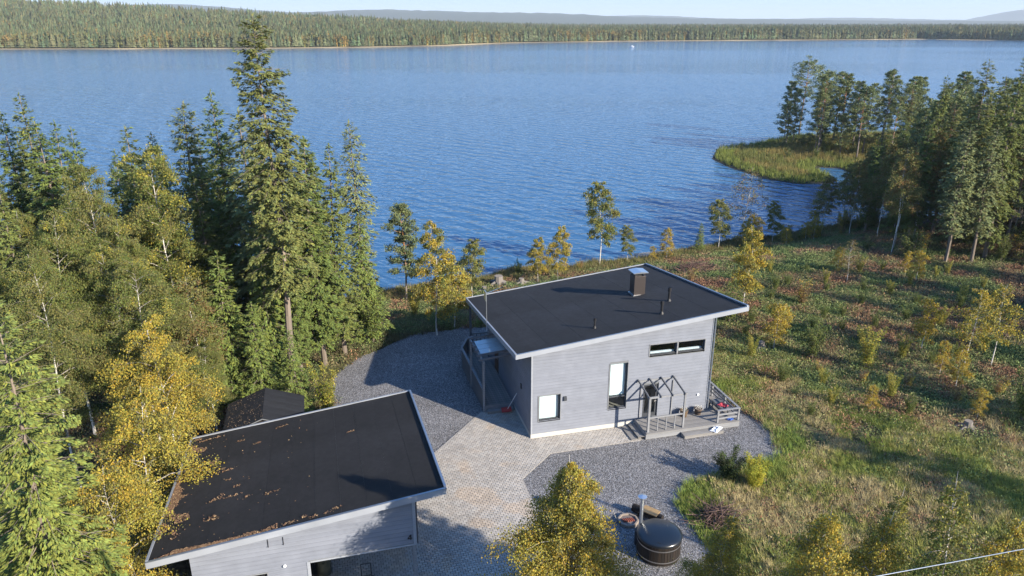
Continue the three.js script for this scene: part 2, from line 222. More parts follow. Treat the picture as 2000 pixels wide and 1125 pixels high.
{ // the wood on the far shore: one mass
  const conifer = (seed, slim, n) => { const r = rng(seed), g = new GB(); const k = [1, 1, 1]; for (let L = 0; L < n; L++) { const y0 = 0.12 + 0.8 * L / n, y1 = Math.min(1, y0 + 1.5 / n), rr = slim * (1 - L / n) ** 0.8 * (0.8 + 0.4 * r()); const m = 7, off = r() * 6; for (let i = 0; i < m; i++) { const a = off + i / m * 6.283, b = off + (i + 1) / m * 6.283, q0 = rr * (0.6 + 0.6 * r()), q1 = rr * (0.6 + 0.6 * r()); g.tri(V(Math.cos(a) * q0, y0 - 0.05 * r(), Math.sin(a) * q0), V(Math.cos(b) * q1, y0 - 0.05 * r(), Math.sin(b) * q1), V(0, y1, 0), k); } } g.tube([V(0, 0, 0), V(0, 0.3, 0)], [0.012, 0.01], 4, [1.6, 1.3, 1.1]); return g.geo(); };
  const round = (seed) => { const r = rng(seed), g = new GB(); for (let i = 0; i < 60; i++) { const a = r() * 6.283, y = 0.25 + 0.7 * r(), q = 0.16 * Math.sin(Math.PI * Math.min(1, (y - 0.15) / 0.9)) + 0.02, c = V(Math.cos(a) * q * r(), y, Math.sin(a) * q * r()); const j = () => V((r() - 0.5) * 0.13, (r() - 0.5) * 0.13, (r() - 0.5) * 0.13); g.tri(c.clone().add(j()), c.clone().add(j()), c.clone().add(j()), [1, 1, 1]); } g.tube([V(0, 0, 0), V(0, 0.5, 0)], [0.012, 0.008], 4, [3, 3, 2.8]); return g.geo(); };
  const mat = std({ vertexColors: true, roughness: 1 });
  const r = rng(77), kinds = [[conifer(1, 0.17, 7), []], [conifer(2, 0.14, 7), []], [round(3), []]];
  const put = (x, z) => { const y = farGround(x, z), edge = farShore(x) - z; const w = fbm(x * 0.012, z * 0.012 + 5, 3); const leafy = r() < (edge < 30 ? 0.3 : 0.08) + 0.35 * sstep(0.55, 0.7, w); const h = ((leafy ? 7 : 9) + 7 * r()) * (0.75 + 0.5 * fbm(x * 0.03, z * 0.03, 2)); const s = r(); const col = leafy ? (s < 0.45 ? [0.24, 0.165, 0.05] : [0.15, 0.15, 0.05]) : ((q) => [0.085 * q * (0.8 + 0.5 * r()), 0.105 * q, 0.048 * q])(0.55 + 0.9 * r()); kinds[leafy ? 2 : s < 0.5 ? 0 : 1][1].push([x, y - 0.3, z, h, col, r() * 6.28, 0.8 + 0.8 * r()]); };
  for (let i = 0; i < 44000; i++) { const d = 9 + 420 * Math.pow(r(), 1.6), t = lerp(-0.8, 0.8, r()), x = t * 1000 * (1 + d / 1200); if (Math.abs(x / (farShore(x) - d)) < 0.8) put(x, farShore(x) - d); }
  for (let i = 0; i < 26000; i++) { const d = 400 + 1700 * r(), x = lerp(-0.8, 0.8, r()) * (900 + d); put(x, farShore(Math.max(-2000, Math.min(2000, x))) - d); }
  const names = ['far_spruce_wood', 'far_pine_wood', 'far_birch_wood'], labels = ['dark spruce wood covering the far shore of the lake', 'slender conifers filling the wood on the far shore', 'ochre and pale green birches dotted through the far wood'];
  const m4 = new THREE.Matrix4(), q = new THREE.Quaternion(), up = V(0, 1, 0);
  kinds.forEach(([geo, list], n) => { const im = new THREE.InstancedMesh(geo, mat, list.length); list.forEach(([x, y, z, h, c, a, w], i) => { m4.compose(V(x, y, z), q.setFromAxisAngle(up, a), V(h * w, h, h * w)); im.setMatrixAt(i, m4); im.setColorAt(i, lin(...c)); }); im.name = names[n]; im.castShadow = im.receiveShadow = true; stuff(im, labels[n], 'forest'); scene.add(im); });
}

// ---------------------------------------------------------------- yard: gravel and block paving
function wobble(poly, amp, seed) { const out = []; for (let i = 0; i < poly.length; i++) { const a = poly[i], b = poly[(i + 1) % poly.length], n = Math.max(1, Math.ceil(Math.hypot(b[0] - a[0], b[1] - a[1]) / 0.5)); for (let k = 0; k < n; k++) { const x = lerp(a[0], b[0], k / n), z = lerp(a[1], b[1], k / n); out.push([x + amp * (fbm(x * 0.9 + seed, z * 0.9, 2) - 0.5), z + amp * (fbm(x * 0.9, z * 0.9 + seed, 2) - 0.5)]); } } return out; }
function sheet(poly, y, scale) { const s = new THREE.Shape(poly.map(([x, z]) => new THREE.Vector2(x, -z))); const g = new THREE.ShapeGeometry(s); g.rotateX(-Math.PI / 2); g.translate(0, y, 0); const u = g.attributes.uv, p = g.attributes.position; for (let i = 0; i < u.count; i++) u.setXY(i, p.getX(i) / scale, p.getZ(i) / scale); return g; }
structure(add(sheet(wobble(GRAVEL, 1.0, 4), 0.004, 8), 'gravel_yard', M.gravel)).userData.label = 'grey crushed-stone yard around the house';
const HY = 0.253, HO = V(1.052, 0, -36.276), GY = 0.261, GO = V(-13.07, 0, -21.64);
const axes = (o, y) => ({ at: (u, v, h = 0) => V(o.x + u * Math.cos(y) - v * Math.sin(y), h, o.z - u * Math.sin(y) - v * Math.cos(y)), inv: (x, z) => [(x - o.x) * Math.cos(y) - (z - o.z) * Math.sin(y), -(x - o.x) * Math.sin(y) - (z - o.z) * Math.cos(y)] });
const HA = axes(HO, HY), GA = axes(GO, GY);
{
  const bed = structure(add(sheet(PAVING, 0.010, 2.0), 'block_paving', std({ map: T.gravel, color: lin(0.17, 0.16, 0.15), roughness: 1 })));
  bed.userData.label = 'worn grey concrete block paving between the house and the carport';
  const PW = 0.215, PD = 0.142, J = 0.017, r = rng(31), list = [], edge = [];
  const g = new RoundedBoxGeometry(PW - J, 0.05, PD - J, 1, 0.008);
  for (let j = -220; j < 60; j++) for (let i = -90; i < 60; i++) {
    const u = (i + (j & 1) * 0.5) * PW, v = j * PD, p = HA.at(u, v);
    const pd = polyDist(PAVING, p.x, p.z); if (pd < -0.13 || (u > 0.0 && v > -0.02)) continue;
    if (p.z > -20) continue;
    const [gu, gv] = GA.inv(p.x, p.z); if (gu < 5.7 && gv > 0.3) continue;
    const n = fbm(p.x * 0.55, p.z * 0.55, 3), k = 0.95 + 0.30 * (r() - 0.5) + 0.25 * (n - 0.5), red = sstep(0.56, 0.68, fbm(p.x * 0.8 + 30, p.z * 0.8, 2)) * 0.10 + 0.04 * (r() - 0.5);
    if (pd < 0.14) { edge.push([u, v, p, n]); continue; }
    list.push([p.x, p.z, [0.45 * k * (1 + red), 0.42 * k, 0.385 * k * (1 - red)], 0.012 + 0.004 * r()]);
  }
  const dist = ([x, z]) => (x > -2.6 - 0.0 && x < 0.3 && z > -30 ? 0 : 100) + Math.hypot(x, z);
  list.sort((a, b) => dist(a) - dist(b));
  const seen = list.filter(([x, z]) => z < -25.4 && x > -7 && x < 0.6), near = new Set(seen.slice(0, 300)), rest = list.filter((p) => !near.has(p));
  const mats = Array.from({ length: 12 }, (_, i) => { const k = 0.70 + 0.045 * i; return std({ map: T.paint, color: lin(0.45 * k, 0.42 * k, 0.385 * k), roughness: 0.95 }); });
  for (const [x, z, c, y] of near) { const m = new THREE.Mesh(g, mats[Math.max(0, Math.min(11, Math.round((c[1] / 0.42 - 0.70) / 0.045)))]); m.name = 'paver'; m.position.set(x, y, z); m.rotation.y = HY; m.castShadow = m.receiveShadow = true; bed.add(m); }
  const im = new THREE.InstancedMesh(g, std({ map: T.paint, roughness: 0.95 }), rest.length), m4 = new THREE.Matrix4(), q = new THREE.Quaternion().setFromAxisAngle(V(0, 1, 0), HY);
  rest.forEach(([x, z, c, y], i) => { m4.compose(V(x, y, z), q, V(1, 1, 1)); im.setMatrixAt(i, m4); im.setColorAt(i, lin(...c)); });
  im.name = 'pavers'; im.receiveShadow = im.castShadow = true; stuff(im); bed.add(im);
  const cut = []; // blocks sawn off along the outline
  for (const [u, v, p] of edge) {
    let poly = [[-1, -1], [1, -1], [1, 1], [-1, 1]].map(([a, b]) => { const q = HA.at(u + a * (PW - J) / 2, v + b * (PD - J) / 2); return [q.x, q.z]; });
    let best = 1e9, e; for (let i = 0, j = PAVING.length - 1; i < PAVING.length; j = i++) { const [x1, z1] = PAVING[i], [x0, z0] = PAVING[j], dx = x1 - x0, dz = z1 - z0, t = Math.min(1, Math.max(0, ((p.x - x0) * dx + (p.z - z0) * dz) / (dx * dx + dz * dz))), d = Math.hypot(p.x - x0 - t * dx, p.z - z0 - t * dz); if (d < best) { best = d; e = [x0, z0, dx, dz]; } }
    const side = (x, z) => (x - e[0]) * e[3] - (z - e[1]) * e[2], m = [(e[0] + e[2] / 2), (e[1] + e[3] / 2)], L = Math.hypot(e[2], e[3]), k = polyDist(PAVING, m[0] + e[3] / L * 0.05, m[1] - e[2] / L * 0.05) > 0 ? -1 : 1;
    poly = clip(poly, (q) => k * side(q[0], q[1])); if (poly.length < 3) continue;
    const g = prism(poly.map(([x, z]) => [x, -z]), 0, 0.036); g.rotateX(-Math.PI / 2); cut.push(g);
  }
  if (cut.length) stuff(add(cut, 'cut_pavers', mats[5], bed));
}

// ---------------------------------------------------------------- the two grey buildings
function scaleUV(g, k) { const u = g.attributes.uv; for (let i = 0; i < u.count; i++) u.setXY(i, u.getX(i) * k, u.getY(i) * k); return g; }
function cladding(parent, u0, u1, h0, top, holes, place, step = 0.195, seed = 1, flip = 1) {  // horizontal boards, cut round the openings and under the sloping roof
  const r = rng(seed); const hMax = Math.max(top(u0), top(u1));
  for (let h = h0; h < hMax; h += step) {
    const y0 = h + 0.0035, y1 = h + step - 0.0035; let spans = [[u0, u1]];
    for (const [a, b, c, d] of holes) if (d > y0 + 0.02 && c < y1 - 0.02) spans = spans.flatMap(([s, e]) => [[s, Math.min(e, a)], [Math.max(s, b), e]]).filter(([s, e]) => e - s > 0.02);
    for (const [s, e] of spans) {
      const k = (top(u1) - top(u0)) / (u1 - u0); let p = clip([[s, y0], [e, y0], [e, y1], [s, y1]], (q) => q[1] - (top(u0) + k * (q[0] - u0))); if (p.length < 3) continue;
      const g = prism(p, 0, 0.024 * flip); scaleUV(g, 0.35); place(g);
      add(g, 'siding_board', M.siding[Math.floor(r() * 3)], parent);
    }
  }
}
function window_(parent, u0, u1, h0, h1, opts = {}) {     // frame, panes and blind in an opening of the front wall, which faces local +z
  const f = 0.07, z = -0.08;
  const w = add([box(u0, u1, h0, h0 + f, z - 0.05, z + 0.03), box(u0, u1, h1 - f, h1, z - 0.05, z + 0.03), box(u0, u0 + f, h0 + f, h1 - f, z - 0.05, z + 0.03), box(u1 - f, u1, h0 + f, h1 - f, z - 0.05, z + 0.03), ...(opts.rail ? [box(u0 + f, u1 - f, opts.rail - 0.035, opts.rail + 0.035, z - 0.05, z + 0.028)] : [])], 'window', opts.light ? M.white : M.frame, parent);
  const cuts = opts.rail ? [[h0 + f, opts.rail - 0.035], [opts.rail + 0.035, h1 - f]] : [[h0 + f, h1 - f]];
  for (const [a, b] of cuts) add(box(u0 + f - 0.01, u1 - f + 0.01, a - 0.01, b + 0.01, z - 0.016, z - 0.010), 'pane', M.glass, w);
  if (opts.blind) add(box(u0 + f, u1 - f, opts.blind, h1 - 0.03, z - 0.12, z - 0.11), 'blind', M.blind, w);
  add([box(u0 - 0.045, u0 - 0.002, h0 - 0.03, h1 + 0.03, -0.02, 0.05), box(u1 + 0.002, u1 + 0.045, h0 - 0.03, h1 + 0.03, -0.02, 0.05), box(u0 - 0.002, u1 + 0.002, h1 + 0.002, h1 + 0.045, -0.02, 0.05)], 'casing', M.greyWood, w);
  add(prism([[0.06, h0 - 0.045], [0.06, h0 - 0.03], [-0.06, h0 + 0.012], [-0.06, h0 - 0.03]], u0, u1).rotateY(Math.PI / 2).translate(0, 0, 0).applyMatrix4(new THREE.Matrix4().makeScale(1, 1, -1)), 'sill', M.flashing, w);
  return w;
}
function monoRoof(parent, C, W, D, h, a, b, felts, seed) {   // a plane rising along u and falling along v; C = its front left corner
  const t = 0.24, P = (u, v, dy = 0) => V(C[0] + u, h + a * u + b * v + dy, -(C[1] + v)), r = rng(seed);
  const slab = (u0, u1, v0, v1, y0, y1) => { const q = [P(u0, v0, y0), P(u1, v0, y0), P(u1, v1, y0), P(u0, v1, y0), P(u0, v0, y1), P(u1, v0, y1), P(u1, v1, y1), P(u0, v1, y1)]; const pos = [], uv = []; for (const f of [[0, 3, 2, 1], [4, 5, 6, 7], [0, 1, 5, 4], [1, 2, 6, 5], [2, 3, 7, 6], [3, 0, 4, 7]]) for (const i of [0, 1, 2, 0, 2, 3]) { const p = q[f[i]]; pos.push(p.x, p.y, p.z); uv.push(p.x * 0.17, p.z * 0.13); } const g = new THREE.BufferGeometry(); g.setAttribute('position', new THREE.Float32BufferAttribute(pos, 3)); g.setAttribute('uv', new THREE.Float32BufferAttribute(uv, 2)); g.computeVertexNormals(); return g; };
  const roof = add(slab(0.02, W - 0.02, 0.02, D - 0.02, -t, -0.03), 'roof', M.wall, parent);
  const n = Math.round(W / 0.95), w = (W - 0.1) / n;
  for (let i = 0; i < n; i++) add(slab(0.05 + i * w, 0.05 + (i + 1) * w - 0.003, 0.05, D - 0.05, -0.028, -0.010 - 0.004 * (i % 2) - 0.001 * r()), 'felt_strip', felts[Math.floor(r() * felts.length)], roof);
  add(slab(0, W, -0.03, 0.015, -t - 0.02, 0.0), 'fascia', M.trim, roof);
  add(slab(0, W, D - 0.015, D + 0.03, -t - 0.02, 0.0), 'fascia', M.trim, roof);
  add(slab(-0.03, -0.002, -0.03, D + 0.03, -t - 0.02, 0.0), 'fascia', M.trim, roof);
  add(slab(W + 0.002, W + 0.03, -0.03, D + 0.03, -t - 0.02, 0.0), 'fascia', M.trim, roof);
  add(slab(-0.04, W + 0.04, -0.04, 0.07, 0.003, 0.022), 'edge_flashing', M.flashing, roof);
  add(slab(-0.04, 0.05, 0.072, D - 0.072, 0.003, 0.045), 'edge_flashing', M.trim, roof);
  add(slab(W - 0.05, W + 0.04, 0.072, D - 0.072, 0.003, 0.085), 'edge_flashing', M.flashing, roof);
  add(slab(-0.04, W + 0.04, D - 0.07, D + 0.04, 0.003, 0.05), 'edge_flashing', M.trim, roof);
  return { roof, P };
}
// the house: origin at its front left corner, x along the front, z towards the viewer
const house = thing('lake_house', 'grey board-clad house with a big tilted black roof and a steel chimney', 'house', [HO.x, 0, HO.z], HY);
const HR = { ovL: 0.95, ovF: 0.34, W: 13.57, D: 13.79, h: 5.41, a: 0.1058, b: -0.1297 };
const roofH = (u, v) => HR.h + HR.a * (u + HR.ovL) + HR.b * (v + HR.ovF);
{
  const W = 10.75, DB = 10.4, under = (u, v) => roofH(u, v) - 0.25;
  const holes = [[0.42, 1.68, 1.06, 2.62], [4.54, 5.62, 1.24, 4.08], [6.88, 8.54, 4.30, 4.98], [8.62, 10.28, 4.30, 4.98], [6.66, 7.60, 0.40, 2.50]];
  const rect = ([a, b, c, d]) => [[a, c], [b, c], [b, d], [a, d]];
  const mid = add(prism([[0, 0.28], [W, 0.28], [W, under(W, 0)], [0, under(0, 0)]], -0.24, 0, holes.map(rect)), 'front_wall', M.wall, house);
  cladding(mid, 0, W, 0.285, (u) => under(u, 0.0) - 0.004, holes, (g) => g.translate(0, 0, 0.001), 0.195, 3);
  const left = add(prism([[-DB, 0.28], [-0.24, 0.28], [-0.24, under(0, 0.24)], [-DB, under(0, DB)]], 0, 0.22).applyMatrix4(new THREE.Matrix4().set(0, 0, 1, 0, 0, 1, 0, 0, 1, 0, 0, 0, 0, 0, 0, 1)), 'side_wall', M.wall, house);
  cladding(left, -DB, 0, 0.285, (u) => under(0, -u) - 0.004, [[-8.6, -7.6, 0.4, 2.6]], (g) => { g.applyMatrix4(new THREE.Matrix4().set(0, 0, -1, -0.001, 0, 1, 0, 0, 1, 0, 0, 0, 0, 0, 0, 1)); }, 0.195, 5);
  add(box(-0.02, 0.06, 0.29, under(0, 0) - 0.01, 0.002, 0.05), 'corner_board', M.trim, left);
  const right = add(prism([[-DB, 0.28], [-0.24, 0.28], [-0.24, under(W, 0.24)], [-DB, under(W, DB)]], 0, 0.22).applyMatrix4(new THREE.Matrix4().set(0, 0, -1, W, 0, 1, 0, 0, 1, 0, 0, 0, 0, 0, 0, 1)), 'side_wall', M.siding[0], house);
  add(box(W - 0.06, W + 0.02, 0.29, under(W, 0) - 0.01, 0.002, 0.05), 'corner_board', M.trim, right);
  add(prism([[0, 0.28], [W, 0.28], [W, under(W, DB)], [0, under(0, DB)]], -DB - 0.2, -DB), 'back_wall', M.siding[1], house);
  add([box(-0.015, W + 0.015, -0.2, 0.278, -DB, 0.015)], 'foundation', M.plinth, house);
  add(box(0.23, W - 0.23, 0.281, 0.34, -DB + 0.01, -0.25), 'floor', M.interior, house);
  window_(house, 0.42, 1.68, 1.06, 2.62, { blind: 1.1 });
  window_(house, 4.54, 5.62, 1.24, 4.08, { blind: 2.0, rail: 1.95 });
  window_(house, 6.88, 8.54, 4.30, 4.98); window_(house, 8.62, 10.28, 4.30, 4.98);
  for (const [a, b] of [[6.95, 8.47], [8.69, 10.21]]) add(box(a, b, 4.28, 4.44, -0.30, -0.20), 'window_ledge', M.white, house);
  const door = add([box(6.66, 7.60, 0.40, 0.62, -0.12, -0.06), box(6.66, 7.60, 2.38, 2.50, -0.12, -0.06), box(6.66, 6.80, 0.62, 2.38, -0.12, -0.06), box(7.46, 7.60, 0.62, 2.38, -0.12, -0.06)], 'door', M.frame, house);
  add(box(6.79, 7.47, 0.61, 2.39, -0.095, -0.085), 'pane', M.glass, door); add(rod(V(7.52, 1.38, -0.03), V(7.40, 1.38, -0.03), 0.012), 'handle', M.steel, door);
  const side = add(box(-0.05, -0.012, 0.42, 2.55, -8.58, -7.62), 'door', std({ color: lin(0.20, 0.09, 0.04), roughness: 0.6, map: T.wood }), house); add(rod(V(-0.075, 1.4, -7.8), V(-0.075, 1.4, -7.7), 0.012), 'handle', M.steel, side);
  const { roof, P } = monoRoof(house, [-HR.ovL, -HR.ovF], HR.W, HR.D, HR.h, HR.a, HR.b, M.felt, 12);
  // chimney, sleeved in steel, with a hooded cap
  const cu = 8.85, cv = 6.4, ch = roofH(cu, cv), cx = (g) => g.translate(cu, ch, -cv);
  const chim = add(cx(rbox(-0.38, 0.38, -0.35, 1.28, -0.36, 0.36, 0.01)), 'chimney', M.brownSteel, roof);
  for (const [x, z] of [[-0.3, -0.28], [0.3, -0.28], [-0.3, 0.28], [0.3, 0.28]]) chim.geometry = mergeGeometries([chim.geometry.index ? chim.geometry.toNonIndexed() : chim.geometry, cx(box(x - 0.04, x + 0.04, 1.28, 1.5, z - 0.04, z + 0.04)).toNonIndexed()]);
  add(cx(box(-0.24, 0.24, 1.28, 1.42, -0.2, 0.2)), 'flue', M.black, roof);
  add(cx(prism([[-0.5, 1.5], [0.5, 1.5], [0.5, 1.54], [0, 1.6], [-0.5, 1.54]], -0.47, 0.47)), 'chimney_cap', M.zinc, roof);
  add(cx(box(-0.44, 0.44, -0.03, 0.05, -0.42, 0.42)), 'chimney_flashing', M.zinc, roof);
  for (const [u, v, hh, rr] of [[9.7, 3.62, 0.86, 0.075], [8.22, 1.53, 0.8, 0.075], [4.1, 1.44, 0.6, 0.055]]) { const y = roofH(u, v); add([rod(V(u, y - 0.05, -v), V(u, y + hh, -v), rr, rr, 14), rod(V(u, y + hh * 0.72, -v), V(u, y + hh, -v), rr * 1.45, rr * 1.45, 14), rod(V(u, y - 0.06, -v), V(u, y + 0.14, -v), rr * 2.4, rr * 1.2, 14)], 'vent_pipe', M.black, roof); }
  // downpipes, wall lamp, outlet
  add([rod(V(W + 0.06, 0.42, 0.1), V(W + 0.06, under(W, 0) - 0.05, 0.1), 0.04)], 'downpipe', M.flashing, house);
  add(rbox(1.86, 2.03, 2.18, 2.44, 0.026, 0.12, 0.01), 'wall_lamp', M.frame, house);
  add(rbox(10.06, 10.2, 1.42, 1.52, 0.026, 0.09, 0.01), 'outlet_box', M.white, house);
  add(rbox(-0.09, -0.026, 2.2, 2.5, -2.0, -1.84, 0.01), 'wall_lamp', M.frame, house);
  // antenna mast on the left eave
  const ay = roofH(-1.0, 6.5), mast = add([rod(V(-1.02, ay - 0.5, -6.5), V(-1.02, ay + 2.05, -6.5), 0.025, 0.02)], 'antenna_mast', M.zinc, house);
  const el = []; el.push(rod(V(-1.02, ay + 1.95, -6.5), V(0.1, ay + 2.0, -7.2), 0.014)); for (let i = 0; i < 7; i++) { const t = 0.1 + i * 0.14, c = V(-1.02 + 1.12 * t, ay + 1.95 + 0.05 * t, -6.5 - 0.7 * t), w = 0.32 - 0.02 * i; el.push(rod(c.clone().add(V(-0.5 * w, -0.12, -0.85 * w)), c.clone().add(V(0.5 * w, 0.12, 0.85 * w)), 0.008, 0.008, 5)); } el.push(box(-1.1, -1.06, ay + 1.5, ay + 2.1, -6.75, -6.3));
  add(el, 'antenna', M.zinc, mast);
  // covered terrace behind: posts and floor
  add(box(-0.6, W + 0.6, 0.05, 0.38, -13.3, -DB - 0.22), 'terrace_floor', M.deck[1], house);
  for (const u of [-0.75, 3.2, 7, W + 0.8]) add(box(u - 0.07, u + 0.07, 0.0, roofH(u, 13.1) - 0.26, -13.17, -13.03), 'roof_post', M.darkWood, house);
  add(box(-0.82, W + 0.9, 0.95, 1.05, -13.14, -13.06), 'terrace_rail', M.greyWood, house);
  for (let i = 0; i < 42; i++) { const u = -0.6 + i * 0.28; add(box(u - 0.025, u + 0.025, 0.381, 0.948, -13.13, -13.07), 'baluster', M.darkWood, house); }
}
{ // front deck with lean-to pergola, rails and steps: one timber structure against the house
  const d = thing('front_deck', 'grey timber deck with an open lean-to pergola along the sunlit front of the house', 'deck', [HO.x, 0, HO.z], HY);
  const h = 0.40, W = 10.75, z1 = 1.7;
  let k = 0; for (let z = 0.04; z < z1 - 0.02; z += 0.145, k++) add(rbox(6.2, 11.98, h - 0.03, h, z, z + 0.137, 0.005), 'deck_board', M.deck[(k * 7) % 3], d);
  for (let z = 0.02; z > -6; z -= 0.145, k++) add(rbox(W + 0.03, 11.98, h - 0.03, h, z - 0.137, z - 0.002, 0.005), 'deck_board', M.deck[(k * 7) % 3], d);
  add([box(6.18, 12.0, 0.02, h - 0.031, z1 - 0.03, z1 + 0.01), box(6.16, 6.2, 0.02, h - 0.031, 0.05, z1 - 0.03), box(11.96, 12.0, 0.02, h - 0.031, -6, z1 - 0.03)], 'skirt', M.greyWood, d);
  add([rbox(8.3, 10.75, 0.17, 0.2, z1 + 0.02, z1 + 0.5), box(8.32, 10.73, 0.01, 0.169, z1 + 0.46, z1 + 0.49), box(8.3, 8.33, 0.01, 0.169, z1 + 0.02, z1 + 0.46)], 'step', M.deck[2], d);
  for (const [a, y] of [[5.75, 0.2]]) add([rbox(a, 6.15, y - 0.03, y, 0.15, z1 - 0.05), box(a + 0.02, a + 0.05, 0.01, y - 0.031, 0.17, z1 - 0.07)], 'step', M.deck[0], d);
  add(rbox(5.35, 5.74, 0.06, 0.1, 0.15, z1 - 0.05), 'step', M.deck[0], d);
  const zf = 1.58;
  add(box(6.28, 6.40, 0.02, 2.48, zf - 0.06, zf + 0.06), 'post', M.greyWood, d); add(box(8.42, 8.52, h, 2.48, zf - 0.05, zf + 0.05), 'post', M.greyWood, d);
  add(box(6.46, 6.52, h, 2.62, 0.03, 0.09), 'post', M.greyWood, d); add(box(8.44, 8.5, h, 2.62, 0.03, 0.09), 'post', M.greyWood, d);
  add(bar(V(6.2, 2.53, zf), V(8.62, 2.53, zf), 0.07, 0.11), 'beam', M.greyWood, d);
  add(bar(V(6.2, 2.80, 0.06), V(8.62, 2.80, 0.06), 0.05, 0.11), 'wall_plate', M.greyWood, d);
  for (const u of [6.27, 6.97, 7.68, 8.42]) add(bar(V(u, 2.90, 0.06), V(u, 2.56, zf + 0.12), 0.055, 0.12), 'rafter', M.darkWood, d);
  add(bar(V(6.40, 1.28, zf), V(8.42, 1.28, zf), 0.05, 0.09), 'rail', M.greyWood, d);
  for (const u of [6.9, 7.42, 7.94]) add(box(u - 0.025, u + 0.025, h, 1.24, zf - 0.03, zf + 0.03), 'baluster', M.greyWood, d);
  // low rail round the right-hand corner
  const rail = (a, b, y, w = 0.03, hh = 0.1) => add(bar(V(a[0], y, a[1]), V(b[0], y, b[1]), w, hh), 'rail', M.greyWood, d);
  for (const [u, z] of [[10.62, 1.62], [11.93, 1.62], [11.93, 0.1], [11.93, -1.4], [11.93, -2.9], [11.93, -4.4], [11.93, -5.9]]) add(box(u - 0.045, u + 0.045, h, 1.16, z - 0.045, z + 0.045), 'post', M.greyWood, d);
  for (const y of [0.66, 0.90]) { rail([10.67, 1.62], [11.88, 1.62], y); rail([11.90, 1.57], [11.90, -5.85], y); }
  add(bar(V(10.55, 1.185, 1.62), V(12.0, 1.185, 1.62), 0.14, 0.04), 'hand_rail', M.greyWood, d); add(bar(V(11.93, 1.185, 1.54), V(11.93, 1.185, -6), 0.14, 0.04), 'hand_rail', M.greyWood, d);
}
{ // side porch on the shaded left: deck, boarded rail, glazed pergola
  const d = thing('side_porch', 'shaded side porch with boarded rail and glazed pergola on the left of the house', 'porch', [HO.x, 0, HO.z], HY);
  const h = 0.42; let k = 0;
  for (let u = -1.82; u < -0.1; u += 0.145, k++) add(rbox(u, Math.min(-0.03, u + 0.137), h - 0.03, h, -11.3, -3.62, 0.005), 'deck_board', M.deck[k % 3], d);
  add(box(-1.85, -0.03, 0.02, h - 0.031, -3.66, -3.60), 'skirt', M.greyWood, d);
  add([rbox(-1.75, -0.1, 0.18, 0.21, -3.58, -3.2), box(-1.73, -0.12, 0.02, 0.179, -3.26, -3.23)], 'step', M.deck[1], d);
  const path = [[-1.88, 3.62], [-2.0, 9.9], [-1.4, 11.3], [-0.9, 11.62]];
  for (let s = 0; s < 3; s++) { const a = path[s], b = path[s + 1], L = Math.hypot(b[0] - a[0], b[1] - a[1]), n = Math.round(L / 0.15), ang = Math.atan2(b[0] - a[0], b[1] - a[1]); for (let i = 0; i < n; i++) { const t = (i + 0.5) / n, g = box(-0.012, 0.012, 0.05, 1.42, -0.066, 0.066); g.rotateY(-ang); g.translate(lerp(a[0], b[0], t), 0, -lerp(a[1], b[1], t)); add(g, 'rail_board', M.darkWood, d); } add(bar(V(a[0], 1.47, -a[1]), V(b[0], 1.47, -b[1]), 0.15, 0.045), 'hand_rail', M.greyWood, d); }
  add(box(-1.94, -1.82, 0.0, 3.3, -3.66, -3.54), 'post', M.greyWood, d); add(box(-2.05, -1.93, 0.0, 3.3, -6.86, -6.74), 'post', M.greyWood, d);
  add(bar(V(-1.87, 3.36, -3.4), V(-2.02, 3.36, -7.0), 0.07, 0.14), 'beam', M.greyWood, d);
  for (let i = 0; i < 6; i++) { const v = 3.6 + i * 0.64; add(bar(V(-2.15, 3.44, -v), V(-0.03, 3.62, -v), 0.06, 0.12), 'rafter', M.darkWood, d); }
  for (let i = 1; i < 4; i++) add(new THREE.BoxGeometry(1.5, 0.012, 0.6).rotateZ(0.085).translate(-1.15, 3.60, -(3.92 + i * 0.64)), 'roof_pane', phy({ color: lin(0.8, 0.88, 0.92), roughness: 0.12, transmission: 0.6, thickness: 0 }), d);
}
